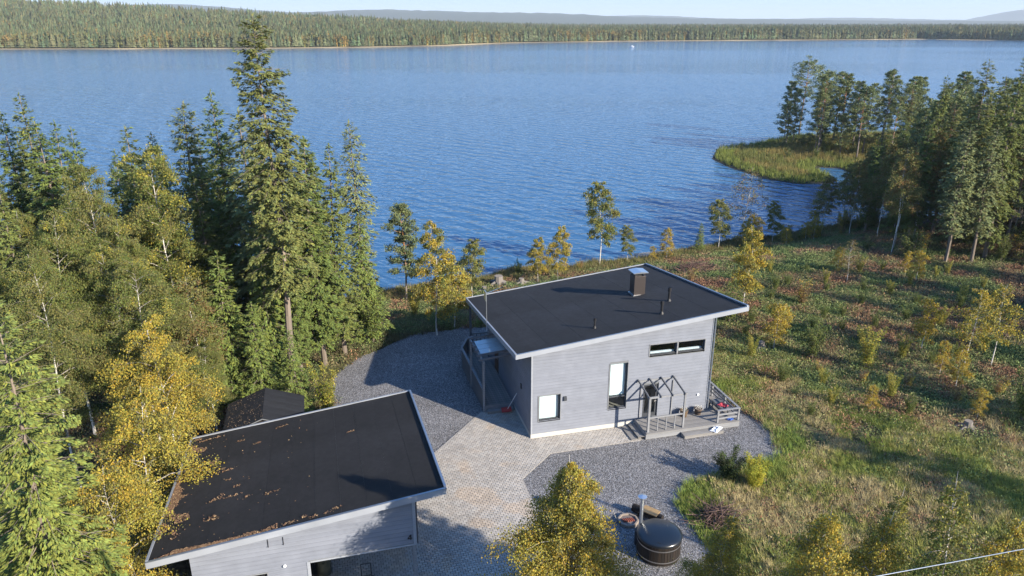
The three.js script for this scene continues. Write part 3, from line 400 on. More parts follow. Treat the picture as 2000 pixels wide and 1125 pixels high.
// garage and carport: origin at the roof's front left corner
const garage = thing('carport_garage', 'grey board-clad garage and carport with a big tilted dark roof strewn with leaves', 'garage', [GO.x, 0, GO.z], GY);
const GR = { W: 10.86, D: 10.77, h: 3.8, a: 0.109, b: -0.114 };
const garH = (u, v) => GR.h + GR.a * u + GR.b * v;
{
  const { roof } = monoRoof(garage, [0, 0], GR.W, GR.D, GR.h, GR.a, GR.b, M.feltBrown, 22);
  const z = -0.35, U0 = 1.34, U1 = 9.6, US = 5.49, under = (u, v) => garH(u, v) - 0.25, DB = 10.2;
  const front = add(prism([[U0, 0.0], [US, 0.0], [US, 2.40], [U1, 2.40], [U1, under(U1, 0.35)], [U0, under(U0, 0.35)]], -0.16, 0, [[[2.9, 0.9], [3.95, 0.9], [3.95, 2.2], [2.9, 2.2]]]).translate(0, 0, z), 'front_wall', M.wall, garage);
  cladding(front, U0, U1, 0.1, (u) => under(u, 0.35) - 0.004, [[US, U1 + 1, -1, 2.40], [2.9, 3.95, 0.9, 2.2]], (g) => g.translate(0, 0, z + 0.001), 0.195, 8);
  const wg = new THREE.Group(); wg.name = 'window_bay'; wg.position.z = z; garage.add(wg); window_(wg, 2.9, 3.95, 0.9, 2.2);
  add(box(U1 - 0.03, U1 + 0.09, 2.38, under(U1, 0.35) - 0.01, z - 0.02, z + 0.05), 'corner_board', M.trim, garage);
  add(box(US - 0.06, US + 0.06, 0.0, 2.399, z + 0.002, z + 0.05), 'corner_board', M.trim, garage);
  add(box(US + 0.07, U1 + 0.08, 2.33, 2.398, z - 0.16, z + 0.03), 'lintel', M.trim, garage);
  for (const v of [0.43, 5.2, 10.0]) add(box(U1 - 0.08, U1 + 0.06, 0.0, v < 1 ? 2.33 : under(U1, v) - 0.02, -v - 0.07, -v + 0.07), 'post', M.greyWood, garage);
  add(bar(V(U1, under(U1, 0.6) - 0.12, -0.6), V(U1, under(U1, 10.1) - 0.12, -10.1), 0.12, 0.2), 'beam', M.greyWood, garage);
  const sideP = (u, t) => prism([[-DB, 0], [-0.53, 0], [-0.53, under(u, 0.53)], [-DB, under(u, DB)]], 0, t).applyMatrix4(new THREE.Matrix4().set(0, 0, 1, u, 0, 1, 0, 0, 1, 0, 0, 0, 0, 0, 0, 1));
  const left = add(sideP(U0, 0.15), 'side_wall', M.siding[1], garage), part = add(sideP(US - 0.16, 0.15), 'partition_wall', M.siding[0], garage);
  add(prism([[U0, 0], [US - 0.2, 0], [US - 0.2, under(US, DB)], [U0, under(U0, DB)]], -DB - 0.15, -DB - 0.005), 'back_wall', M.siding[2], garage);
  add([rod(V(U1 + 0.12, 2.45, z + 0.06), V(U1 + 0.12, under(U1, 0.3) - 0.02, z + 0.06), 0.03)], 'downpipe', M.frame, garage);
  for (const u of [4.12, 4.67]) add([box(u - 0.012, u + 0.012, 3.4, 3.72, z + 0.027, z + 0.05), box(u - 0.012, u + 0.012, 3.4, 3.42, z + 0.05, z + 0.1)], 'wall_hook', M.black, garage);
  add(new THREE.SphereGeometry(0.07, 14, 10).scale(1, 0.8, 1).translate(4.61, 2.42, z + 0.07), 'wall_lamp', M.white, garage);
  const font = await new FontLoader().loadAsync('fonts/droid/droid_sans_bold.typeface.json');
  add(new TextGeometry('4', { font, size: 0.24, depth: 0.015 }).translate(9.33, 2.62, z + 0.028), 'house_number', M.black, garage);
  // leaves blown onto the roof
  const r = rng(91), g = new GB(), s = 0.03; g.quad(V(-s, 0, 0), V(0, 0.012, s * 0.7), V(s, 0, 0), V(0, 0.012, -s * 0.7), [1, 1, 1]);
  const spots = []; const put = (u, v) => { if (u > 0.07 && u < GR.W - 0.1 && v > 0.09 && v < GR.D - 0.1) spots.push([u, v]); };
  for (let i = 0; i < 11000; i++) { const v = 10.5 * r(), n = fbm(v * 0.9, 2, 3); const u = Math.abs((r() + r() + r() - 1.5)) * 1.5 * (0.15 + 1.5 * sstep(0.3, 0.75, n)) * (v > 2.2 && v < 8 ? 1.2 : 0.45); if (fbm(u * 1.4 + 5, v * 1.4, 3) > 0.44 + 0.22 * u) put(u + 0.08, v); }
  for (let i = 0; i < 2600; i++) { const u = 0.8 + 4 * r() * r(); put(u, 0.09 + Math.abs(r() + r() - 1) * 0.25 * (0.4 + fbm(u * 2, 8, 2))); }
  const patch = [[1.4, 7.4], [1.9, 6.4], [2.2, 6.2], [2.3, 5.2], [2.7, 4.4], [2.2, 3.9], [1.9, 3.6], [2.0, 2.2], [2.05, 2.0], [4.2, 3.1], [5.5, 0.5], [5.9, 0.35], [4.9, 0.3], [3.2, 3.2], [2.5, 9.1], [1.3, 10.2], [0.7, 10.1], [4.4, 9.8], [7.6, 7.3], [3.3, 8.4], [6.6, 0.5], [4.3, 0.3], [2.6, 3.6]];
  for (const [u, v] of patch) { const L = 0.1 + 0.35 * r(), a = r() * 0.8 - 0.2; for (let i = 0; i < 30 * L / 0.3; i++) { const t = (r() + r() - 1) * L; put(u + t * Math.cos(a) + (r() - 0.5) * 0.16, v + t * Math.sin(a) + (r() - 0.5) * 0.16); } }
  for (let i = 0; i < 120; i++) put(0.2 + 7 * r() * r(), 10.4 * r());
  const im = new THREE.InstancedMesh(g.geo(), std({ roughness: 0.9 }), spots.length), m4 = new THREE.Matrix4(), q = new THREE.Quaternion(), e = new THREE.Euler();
  spots.forEach(([u, v], i) => { m4.compose(V(u, garH(u, v) + 0.004 + 0.02 * r(), -v), q.setFromEuler(e.set((r() - 0.5) * 0.9, r() * 6.28, (r() - 0.5) * 0.9)), V(1, 1, 1).multiplyScalar(0.7 + 0.8 * r())); im.setMatrixAt(i, m4); const k = 0.6 + 0.8 * r(), t = r(); im.setColorAt(i, t < 0.7 ? lin(0.16 * k, 0.09 * k, 0.05 * k) : lin(0.28 * k, 0.19 * k, 0.10 * k)); });
  im.name = 'fallen_leaves'; im.castShadow = im.receiveShadow = true; stuff(im, 'brown and ochre leaves lying on the left part of the carport roof', 'leaves'); im.position.copy(GO); im.rotation.y = GY; scene.add(im);
}
{ // little shed behind the garage
  const s = thing('garden_shed', 'small dark shed with a black gable roof behind the garage', 'shed', [-13.15, 0, -34.95], GY);
  const w = 2.0, l = 1.75, e = 2.25, rdg = 3.0;
  add(prism([[-w + 0.3, 0], [w - 0.3, 0], [w - 0.3, e + 0.05], [0, rdg - 0.14], [-w + 0.3, e + 0.05]], -l + 0.25, l - 0.25), 'wall', std({ map: T.wood, color: lin(0.05, 0.04, 0.035), roughness: 0.9 }), s);
  const L = Math.hypot(w, rdg - e), a = Math.atan2(rdg - e, w);
  for (const sg of [-1, 1]) { const n = 5; const p = add(new THREE.BoxGeometry(L, 0.05, 2 * l).rotateZ(-sg * a).translate(sg * w / 2, (e + rdg) / 2 - 0.03, 0), 'roof_slope', M.wall, s); for (let i = 0; i < n; i++) add(new THREE.BoxGeometry(L + 0.03, 0.012 + 0.004 * (i % 2), 2 * l / n - 0.006).rotateZ(-sg * a).translate(sg * (w / 2 + 0.004), (e + rdg) / 2 + 0.008, -l + (i + 0.5) * 2 * l / n), 'felt_strip', M.felt[i % 3], p); }
}

{ // leaves on the left slope of the shed
  const r = rng(19), g = new GB(), q = 0.03; g.quad(V(-q, 0, 0), V(0, 0.01, q * 0.7), V(q, 0, 0), V(0, 0.01, -q * 0.7), [1, 1, 1]);
  const n = 260, im = new THREE.InstancedMesh(g.geo(), std({ roughness: 0.9 }), n), m4 = new THREE.Matrix4(), qq = new THREE.Quaternion(), e = new THREE.Euler();
  for (let i = 0; i < n; i++) { const t = Math.pow(r(), 0.8), z = (r() * 2 - 1) * 1.65; m4.compose(V(-1.95 * t, 3.0 - 0.75 * 0.975 * t + 0.03, z), qq.setFromEuler(e.set((r() - 0.5) * 0.8, r() * 6.28, 0.36 + (r() - 0.5) * 0.8)), V(1, 1, 1).multiplyScalar(0.6 + 0.7 * r())); im.setMatrixAt(i, m4); const k = 0.5 + 0.8 * r(); im.setColorAt(i, lin(0.17 * k, 0.12 * k, 0.08 * k)); }
  im.name = 'shed_leaves'; im.castShadow = im.receiveShadow = true; im.position.set(-13.15, 0, -34.95); im.rotation.y = GY; stuff(im, 'dry leaves scattered on the left slope of the shed roof', 'leaves'); scene.add(im);
}

// ---------------------------------------------------------------- things in the yard
{ // hot tub with its stove pipe
  const t = thing('hot_tub', 'round dark wooden hot tub with a black domed cover and metal bands', 'hot tub', [6.42, 0, -26.8]);
  const R = 0.93, n = 44, m = [0, 1, 2].map((i) => std({ map: T.wood, color: lin(0.015 + 0.007 * i, 0.010 + 0.004 * i, 0.007 + 0.002 * i), roughness: 0.7 }));
  for (let i = 0; i < n; i++) { const a = i / n * 2 * Math.PI; add(rbox(-0.062, 0.062, 0.06, 1.02, -0.02, 0.02, 0.008).translate(0, 0, R).rotateY(a), 'stave', m[(i * 5) % 3], t); }
  for (const y of [0.22, 0.80]) add(new THREE.CylinderGeometry(R + 0.03, R + 0.03, 0.05, 64, 1, true).translate(0, y, 0), 'band', M.steel, t);
  add(new THREE.CylinderGeometry(R - 0.03, R - 0.03, 0.9, 48).translate(0, 0.5, 0), 'tub_liner', M.black, t);
  const prof = [[0, 1.30], [0.2, 1.297], [0.45, 1.275], [0.7, 1.225], [0.86, 1.165], [0.95, 1.10], [0.985, 1.05], [0.98, 0.99], [0.94, 0.96]].reverse().map(([x, y]) => new THREE.Vector2(x, y));
  add(new THREE.LatheGeometry(prof, 64), 'cover', phy({ color: lin(0.008, 0.011, 0.016), roughness: 0.30, clearcoat: 0.5, clearcoatRoughness: 0.25 }), t);
  add([rod(V(-0.25, 1.19, 0.78), V(-0.1, 1.19, 0.85), 0.012)], 'cover_handle', M.black, t);
  const s = add([rod(V(-0.72, 0.0, -0.62), V(-0.72, 0.75, -0.62), 0.24, 0.24, 20)], 'stove', M.black, t);
  add(rod(V(-0.72, 0.74, -0.62), V(-0.72, 2.42, -0.62), 0.075, 0.075, 20), 'stove_pipe', M.zinc, t);
  add([rod(V(-0.72, 2.5, -0.62), V(-0.72, 2.58, -0.62), 0.2, 0.02, 24), rod(V(-0.82, 2.38, -0.62), V(-0.84, 2.52, -0.62), 0.008), rod(V(-0.62, 2.38, -0.62), V(-0.60, 2.52, -0.62), 0.008)], 'pipe_cap', M.zinc, t);
}
{ // fire pit: a ring of cut stone with bricks and charred wood in it
  const t = thing('fire_pit', 'low octagonal fire pit with red bricks beside the hot tub', 'fire pit', [5.42, 0, -28.95], 0.2);
  const st = std({ map: T.paint, color: lin(0.30, 0.25, 0.21), roughness: 1 });
  for (let i = 0; i < 8; i++) { const a = i / 8 * 6.283; add(rbox(-0.17, 0.17, 0.02, 0.16, -0.05, 0.05, 0.02).translate(0, 0, 0.42).rotateY(a), 'kerb_stone', st, t); }
  add(new THREE.CylinderGeometry(0.39, 0.39, 0.05, 24).translate(0, 0.06, 0), 'ash_bed', std({ color: lin(0.16, 0.13, 0.12), roughness: 1 }), t);
  const br = std({ map: T.paint, color: lin(0.28, 0.08, 0.05), roughness: 1 }); for (let i = 0; i < 6; i++) add(rbox(-0.03, 0.03, 0.086, 0.15, -0.11, 0.11, 0.006).rotateY(0.2).translate(-0.22 + i * 0.09, 0, 0.02 * (i % 2)), 'brick', br, t);
  add([rod(V(-0.5, 0.02, -0.1), V(-0.66, 0.55, -0.32), 0.014)], 'poker', M.steel, t);
}
{
  const t = thing('log_bench', 'split log bench with a pale sawn seat behind the stove pipe', 'bench', [6.35, 0, -29.2], -0.65);
  add(new THREE.CylinderGeometry(0.2, 0.2, 1.5, 18).rotateZ(Math.PI / 2).translate(0, 0.3, 0), 'log', std({ map: T.wood, color: lin(0.03, 0.023, 0.02), roughness: 1 }), t);
  add(rbox(-0.25, 0.55, 0.47, 0.52, -0.25, 0.25, 0.01), 'seat', std({ map: T.wood, color: lin(0.55, 0.36, 0.17), roughness: 0.8 }), t);
  for (const x of [-0.35, 0.35]) add(rod(V(x, 0, 0), V(x, 0.15, 0), 0.12, 0.12, 12), 'leg', std({ map: T.wood, color: lin(0.05, 0.04, 0.03), roughness: 1 }), t);
}
{ // pots on the deck
  const mk = (u, v, s, label, col, snow) => { const p = HA.at(u, v, 0.401), t = thing('plant_pot', label, 'plant pot', [p.x, p.y, p.z]); add(new THREE.LatheGeometry([[0.0, 0], [0.15, 0], [0.2, 0.3], [0.215, 0.36], [0.19, 0.36], [0.17, 0.3], [0, 0.28]].map(([x, y]) => new THREE.Vector2(x * s, y * s)), 28), 'pot', std({ map: T.wood, color: col, roughness: 0.8 }), t); const r = rng(u * 100), g = new GB(); for (let i = 0; i < 140; i++) { const a = r() * 6.283, q = 0.17 * s * Math.sqrt(r()), c = V(Math.cos(a) * q, (0.3 + 0.2 * r()) * s, Math.sin(a) * q), j = () => V((r() - 0.5) * 0.07, (r() - 0.5) * 0.06, (r() - 0.5) * 0.07); g.tri(c.clone().add(j()), c.clone().add(j()), c.clone().add(j()), snow); } add(g.geo(), 'plant', std({ vertexColors: true, roughness: 1 }), t); };
  mk(9.1, -0.45, 1.15, 'brown pot of pale flowers by the wall, beside the pergola post', lin(0.20, 0.13, 0.07), [0.55, 0.53, 0.45]);
  mk(10.02, -0.42, 1.1, 'brown pot of pale flowers by the wall, nearer the house corner', lin(0.17, 0.12, 0.09), [0.55, 0.54, 0.5]);
  mk(11.0, 0.25, 0.8, 'small dark pot round the right corner of the house', lin(0.12, 0.08, 0.06), [0.25, 0.22, 0.18]);
}
function cloth(name, label, cat, [u, v, h], a, b, col, seed) { // a crumpled piece of cloth with folds
  const g = new THREE.PlaneGeometry(a, b, 22, 14); g.rotateX(-Math.PI / 2); const p = g.attributes.position; for (let i = 0; i < p.count; i++) { const x = p.getX(i), z = p.getZ(i), e = sstep(0.5, 0.3, Math.max(Math.abs(x) / a, Math.abs(z) / b)); p.setXYZ(i, x + 0.08 * (noise(z * 9 + seed, x * 4) - 0.5), 0.015 + (0.04 + 0.13 * e) * fbm(x * 6 + seed, z * 6, 3), z + 0.12 * (noise(x * 7 + seed, z * 3) - 0.5)); } g.computeVertexNormals(); const q = HA.at(u, v, h), m = add(g, name, std({ color: col, roughness: 0.9 })); m.position.copy(q); m.rotation.y = seed; tag(m, label, cat); return m;
}
cloth('crumpled_cloth', 'white and pale blue crumpled cloth dropped on the front step', 'cloth', [10.36, -2.0, 0.2], 0.75, 0.42, lin(0.72, 0.76, 0.82), 0.9);
cloth('red_blanket', 'red blanket lying on the deck bench by the corner rail', 'blanket', [11.5, -0.62, 0.86], 0.5, 0.36, lin(0.5, 0.06, 0.08), 2.2);
cloth('blue_bag', 'small blue bag on the deck beside the front rail', 'bag', [11.5, -1.45, 0.402], 0.34, 0.3, lin(0.05, 0.12, 0.4), 4.1);
{
  const p = HA.at(11.5, -0.5), t = thing('deck_bench', 'dark low bench on the deck inside the corner rail', 'bench', [p.x, 0.401, p.z], HY);
  add(rbox(-0.28, 0.28, 0.4, 0.45, -0.75, 0.45, 0.01), 'seat', M.darkWood, t); for (const x of [-0.22, 0.22]) for (const z of [-0.65, 0.35]) add(box(x - 0.03, x + 0.03, 0, 0.399, z - 0.03, z + 0.03), 'leg', M.darkWood, t);
  const q = HA.at(8.05, -1.35, 0.455), b = add(new THREE.SphereGeometry(0.055, 16, 12), 'white_ball', M.white); b.position.copy(q); tag(b, 'small white ball on the deck behind the pergola post', 'ball');
}
{
  const p = HA.at(-0.55, 3.15), t = thing('snow_pusher', 'snow pusher with red blade and pale handle leaning on the shaded wall', 'snow shovel', [p.x, 0, p.z], HY);
  add(rod(V(-0.12, 0.12, 0.05), V(0.42, 1.55, 0.55), 0.018), 'handle', M.white, t);
  add(new THREE.CylinderGeometry(0.22, 0.22, 0.6, 16, 1, true, 0, 1.6).rotateZ(Math.PI / 2).translate(-0.1, 0.2, 0.0), 'blade', std({ color: lin(0.35, 0.03, 0.03), roughness: 0.5 }), t);
}
{ // carport contents
  const p = GA.at(7.65, 1.3), t = thing('hand_truck', 'black tubular hand truck standing in the open carport', 'hand truck', [p.x, 0.04, p.z], GY);
  add([rod(V(-0.2, 0.05, 0), V(-0.2, 1.0, 0), 0.02), rod(V(0.2, 0.05, 0), V(0.2, 1.0, 0), 0.02), rod(V(-0.2, 1.0, 0), V(0.2, 1.0, 0), 0.02), rod(V(-0.2, 0.4, 0), V(0.2, 0.4, 0), 0.016)], 'frame', M.black, t);
  add(box(-0.22, 0.22, 0.0, 0.02, 0.0, 0.25), 'toe_plate', M.black, t); for (const x of [-0.26, 0.26]) add(new THREE.TorusGeometry(0.1, 0.035, 8, 20).rotateY(Math.PI / 2).translate(x, 0.135, -0.08), 'wheel', M.black, t);
  const q = GA.at(5.95, 2.4), b = thing('covered_barbecue', 'barbecue under a dark cover against the carport partition', 'barbecue', [q.x, 0.04, q.z], GY);
  add(new THREE.LatheGeometry([[0, 0.95], [0.18, 0.93], [0.3, 0.82], [0.33, 0.65], [0.31, 0.3], [0.34, 0.06], [0.32, 0.05]].reverse().map(([x, y]) => new THREE.Vector2(x, y)), 14), 'cover', std({ color: lin(0.02, 0.025, 0.02), roughness: 0.9 }), b);
  const w = GA.at(7.1, 4.6), k = thing('firewood_box', 'dark box of firewood at the back of the carport', 'box', [w.x, 0.04, w.z], GY); add([box(-0.7, 0.7, 0, 0.5, -0.25, -0.22), box(-0.7, 0.7, 0, 0.4, 0.22, 0.25), box(-0.7, -0.67, 0, 0.45, -0.22, 0.22), box(0.67, 0.7, 0, 0.45, -0.22, 0.22)], 'box_side', M.darkWood, k); for (let i = 0; i < 14; i++) add(rod(V(-0.6 + (i % 7) * 0.19, 0.3 + 0.1 * Math.floor(i / 7), -0.2), V(-0.58 + (i % 7) * 0.19, 0.3 + 0.1 * Math.floor(i / 7), 0.2), 0.07, 0.07, 7), 'log', M.interior, k);
}
{ // service cable in front of the right-hand trees, with the poles it hangs from
  const a = V(23.3, 11.12, -16.3), b = V(1.8, 14.44, -7.9), pts = []; for (let i = 0; i <= 24; i++) { const t = i / 24, p = a.clone().lerp(b, t); p.y -= 0.04 * 4 * t * (1 - t); pts.push(p); }
  const c = thing('overhead_cable', 'pale overhead cable crossing the lower right corner in front of birches', 'cable'); add(new THREE.TubeGeometry(new THREE.CatmullRomCurve3(pts), 48, 0.008, 6), 'wire', M.zinc, c);
  for (const p of [a, b]) add(rod(V(p.x, ground(p.x, p.z) - 0.3, p.z), V(p.x, p.y + 0.3, p.z), 0.13, 0.09, 12), 'pole', M.darkWood, c);
}
{ // shore: jetty planks, old stumps, point jetty, motor boat
  const j = thing('jetty', 'short pale plank jetty at the shore behind the house', 'jetty', [15.4, LAKE + 0.35, -78.6], 0.28);
  for (let i = 0; i < 13; i++) add(rbox(-1.9 + i * 0.3, -1.9 + i * 0.3 + 0.28, -0.04, 0.0, -0.55, 0.55, 0.008), 'plank', M.deck[2], j); for (const x of [-1.7, 0, 1.7]) for (const z of [-0.45, 0.45]) add(rod(V(x, -1.3, z), V(x, -0.04, z), 0.06), 'post', M.darkWood, j);
  const k = thing('point_jetty', 'thin dark jetty reaching out from the wooded point', 'jetty', [45.5, LAKE + 0.5, -150.5], 0.12);
  for (let i = 0; i < 18; i++) add(rbox(-3.6 + i * 0.4, -3.6 + i * 0.4 + 0.38, -0.06, 0, -0.6, 0.6, 0.01), 'plank', M.wall, k); for (const x of [-3.4, -1, 1.4, 3]) for (const z of [-0.5, 0.5]) add(rod(V(x, -1.6, z), V(x, 0.7, z), 0.06), 'post', M.wall, k);
  const b = thing('motor_boat', 'small white motor boat far out on the lake', 'boat', [122, LAKE, -793], 1.2);
  const hull = new THREE.LatheGeometry([[0, -0.35], [0.5, -0.25], [0.85, 0.1], [0.95, 0.6], [0.85, 0.6], [0.7, 0.2], [0, 0.1]].map(([x, y]) => new THREE.Vector2(x, y)), 24); hull.scale(1, 1.2, 2.7); add(hull, 'hull', M.white, b); add(rbox(-0.6, 0.6, 0.5, 1.5, -0.9, 0.9, 0.1), 'cabin', M.white, b); add(rbox(-0.2, 0.2, 0.1, 1.1, 2.4, 2.7, 0.05), 'outboard_motor', M.black, b);
  const grey = std({ map: T.wood, color: lin(0.38, 0.36, 0.33), roughness: 1 });
  const stump = (x, z, s, label) => { const t = thing('tree_stump', label, 'stump', [x, ground(x, z) - 0.05, z], x); const g = new GB(), r = rng(x * 31 + 9); g.tube([V(0, 0, 0), V(0, 0.25, 0), V(0, 0.7 * s, 0)], [0.42 * s, 0.3 * s, 0.27 * s], 9, [1, 1, 1]); for (let i = 0; i < 9; i++) g.tri(V(0, 0.7 * s, 0), V(Math.cos(i * 0.698) * 0.27 * s, 0.7 * s, Math.sin(i * 0.698) * 0.27 * s), V(Math.cos((i + 1) * 0.698) * 0.27 * s, 0.7 * s, Math.sin((i + 1) * 0.698) * 0.27 * s), [1.2, 1.1, 0.95]); for (let i = 0; i < 6; i++) { const a = i + r() * 0.6, L = (0.6 + 0.5 * r()) * s; g.tube([V(Math.cos(a) * 0.2 * s, 0.3 * s, Math.sin(a) * 0.2 * s), V(Math.cos(a) * L * 0.7, 0.2 * s, Math.sin(a) * L * 0.7), V(Math.cos(a) * L, 0, Math.sin(a) * L)], [0.13 * s, 0.09 * s, 0.03 * s], 5, [0.9, 0.9, 0.9]); } const m = std({ color: lin(0.20, 0.18, 0.165), vertexColors: true, roughness: 1 }); add(g.geo(), 'stump_wood', m, t); };
  stump(-1.3, -67.6, 1.5, 'big weathered grey stump at the shore left of the house roof'); stump(0.9, -67, 0.9, 'smaller pale stump right of the big shore stump'); stump(-2.6, -65.5, 0.8, 'low bleached stump below the shore birch left of the roof'); stump(17.8, -48.6, 0.9, 'grey stump at the foot of the small golden birch in the clearing'); stump(26, -37.2, 0.8, 'charred dark stump in the sunlit grass at the right');
  const heap = (x, z, n, R, label, col) => { const t = new GB(), r = rng(x * 7 + n); for (let i = 0; i < n; i++) { const a = r() * 6.283, q = R * Math.sqrt(r()), c = V(Math.cos(a) * q, 0.08 + (1 - q / R) * 0.8 * r(), Math.sin(a) * q), d = V(r() - 0.5, (r() - 0.45) * 0.5, r() - 0.5).normalize().multiplyScalar(0.4 + 0.8 * r()); const k = 0.6 + 0.8 * r(); t.tube([c.clone().sub(d), c, c.clone().add(d)], [0.012, 0.02, 0.008], 4, [k, k * 0.95, k * 0.9]); } const m = add(t.geo(), 'brushwood_heap', std({ color: col, vertexColors: true, roughness: 1 })); m.position.set(x, ground(x, z), z); tag(m, label, 'brushwood'); };
  heap(18.2, -67.5, 420, 2.4, 'heap of dead brown brushwood beyond the right roof corner', lin(0.16, 0.10, 0.08)); heap(13.5, -69, 260, 1.8, 'grey brushwood heap between the roof and the lake', lin(0.2, 0.16, 0.13)); heap(9.6, -29.0, 200, 0.9, 'low heap of dark twigs right of the hot tub', lin(0.12, 0.08, 0.07));
}

// ---------------------------------------------------------------- trees
const leafMat = (k = 1, t = 0.35) => phy({ color: lin(k, k, k), vertexColors: true, roughness: 0.95, transmission: t, thickness: 0, specularIntensity: 0.3 });
const BARK = std({ vertexColors: true, roughness: 0.95 }), NEEDLE = std({ color: lin(1.04, 1.10, 0.86), vertexColors: true, roughness: 0.9 });
const jit = (r, c, a, b) => { const k = 1 + a * (r() - 0.5), w = b * (r() - 0.5); return [c[0] * k * (1 + w), c[1] * k, c[2] * k * (1 - w)]; };
function kite(g, p, d, n, l, w, col) {                    // a small spray of needles or a leaf: p = root, d = direction, n = rough normal
  const s = d.clone().cross(n).normalize().multiplyScalar(w), m = p.clone().addScaledVector(d, l * 0.45), e = p.clone().addScaledVector(d, l);
  g.tri(p, m.clone().add(s), e, col); g.tri(p, e, m.sub(s), col);
}
function spruce(seed, H, o = {}) {                        // o: clear (bare stem share), R (crown radius), spray (spray length), dens, col
  const { clear = 0.08, R = 0.13 * H, spray = 0.25, dens = 1, col = [0.085, 0.105, 0.034], droop = 0.35, ragged = 0.35, pow = 0.72, steep = 1.25 } = o, r = rng(seed), G = new THREE.Group(), tk = new GB(), cr = new GB();
  const bend = (y) => V(0.12 * Math.sin(y * 0.3 + seed), y, 0.12 * Math.cos(y * 0.27 + seed)), pts = [], rad = [];
  for (let i = 0; i <= 12; i++) { pts.push(bend(H * i / 12)); rad.push(lerp(0.0115 * H, 0.012, Math.pow(i / 12, 0.85))); }
  tk.tube(pts, rad, 8, () => { const k = 0.75 + 0.5 * r(); return [0.21 * k, 0.17 * k, 0.135 * k]; });
  const q = new THREE.Vector3(), UP = V(0, 1, 0); let y = clear * H, gap = 1;
  while (y < H - 0.15) {
    const t = (H - y) / (H * (1 - clear)); gap = lerp(gap, 0.6 + 0.8 * r(), 0.35);
    const nb = t < 0.1 ? 4 : 5 + Math.floor(2 * r()), off = r() * 6.283;
    for (let b = 0; b < nb; b++) {
      const low = sstep(0.75, 1, t), L = R * Math.pow(Math.min(1, t * steep), pow) * (1 - 0.35 * low) * (1 - ragged + 2 * ragged * r()) * gap + 0.12; if (r() < 0.10 + 0.25 * low) continue;
      const a = off + (b + 0.6 * (r() - 0.5)) / nb * 6.283, out = V(Math.cos(a), 0, Math.sin(a)), sd = V(-Math.sin(a), 0, Math.cos(a)), y0 = y + 0.4 * (r() - 0.5), sl = lerp(0.55, -0.30, sstep(0.03, 0.5, t)), cu = 0.35 * (0.5 + r()) * droop / 0.35;
      const at = (s) => bend(y0).addScaledVector(out, L * s).add(V(0, L * (sl * s - cu * s * s * (1 - 0.55 * s)), 0));
      if (L > 0.5) tk.tube([at(0), at(0.5), at(0.95)], [0.008 + 0.006 * L, 0.004 + 0.004 * L, 0.003], 3, [0.20, 0.165, 0.14]);
      const anc = Array.from({ length: Math.ceil(2 + L * 4.5) }, () => [0.12 + 0.9 * Math.pow(r(), 0.8), r() * 2 - 1, r()]), n = Math.ceil(dens * (4 + (4 * L + 9 * L * L) * 0.11 / (spray * spray)));
      for (let i = 0; i < n; i++) {
        const an = anc[Math.floor(r() * anc.length)], s = Math.max(0.05, an[0] + (r() + r() - 1) * 0.17 / Math.max(0.5, L)), wid = L * 0.36 * Math.pow(Math.max(0.02, 1.05 - s), 0.6) * Math.min(1, s * 3), side = an[1] + (r() + r() - 1) * 0.2 / Math.max(0.3, wid), p = at(s).addScaledVector(sd, wid * side).add(V(0, -0.12 * wid * Math.abs(side) + (an[2] - 0.75) * 0.24 * Math.min(1.4, L) - 0.10 * r(), 0));
        q.copy(out).multiplyScalar(0.75).addScaledVector(sd, side * 0.9).add(V(0, -0.15 - 0.75 * r() * r() * (t > 0.12 ? 1 : -0.6), 0)).add(V(r() - 0.5, r() - 0.5, r() - 0.5).multiplyScalar(0.6)).normalize();
        const nn = V(r() - 0.5, 0.9, r() - 0.5).multiplyScalar(1).add(out.clone().multiplyScalar(0.3 * r())).normalize(); const l = spray * (0.6 + 0.8 * r());
        kite(cr, p, q.clone(), nn, l, l * (0.15 + 0.10 * r()), jit(r, col, 0.6, 0.3));
      }
    }
    y += (0.15 + 0.12 * r()) * (H > 12 ? 1.15 : 0.9);
  }
  for (let i = 0; i < 10; i++) kite(cr, bend(H - 0.5 + 0.05 * i), V(r() - 0.5, 0.8, r() - 0.5).normalize(), V(r() - 0.5, 0.1, r() - 0.5).normalize(), spray, spray * 0.2, jit(r, col, 0.5, 0.3));
  const a = add(tk.geo(), 'trunk', BARK, G), c = add(cr.geo(), 'crown', NEEDLE, G); return G;
}
const GREENB = [0.150, 0.180, 0.045], OLIVE = [0.215, 0.205, 0.068], YELLOW = [0.37, 0.325, 0.060], GOLD = [0.46, 0.335, 0.050], BROWN = [0.23, 0.145, 0.065], DARKB = [0.07, 0.10, 0.028];
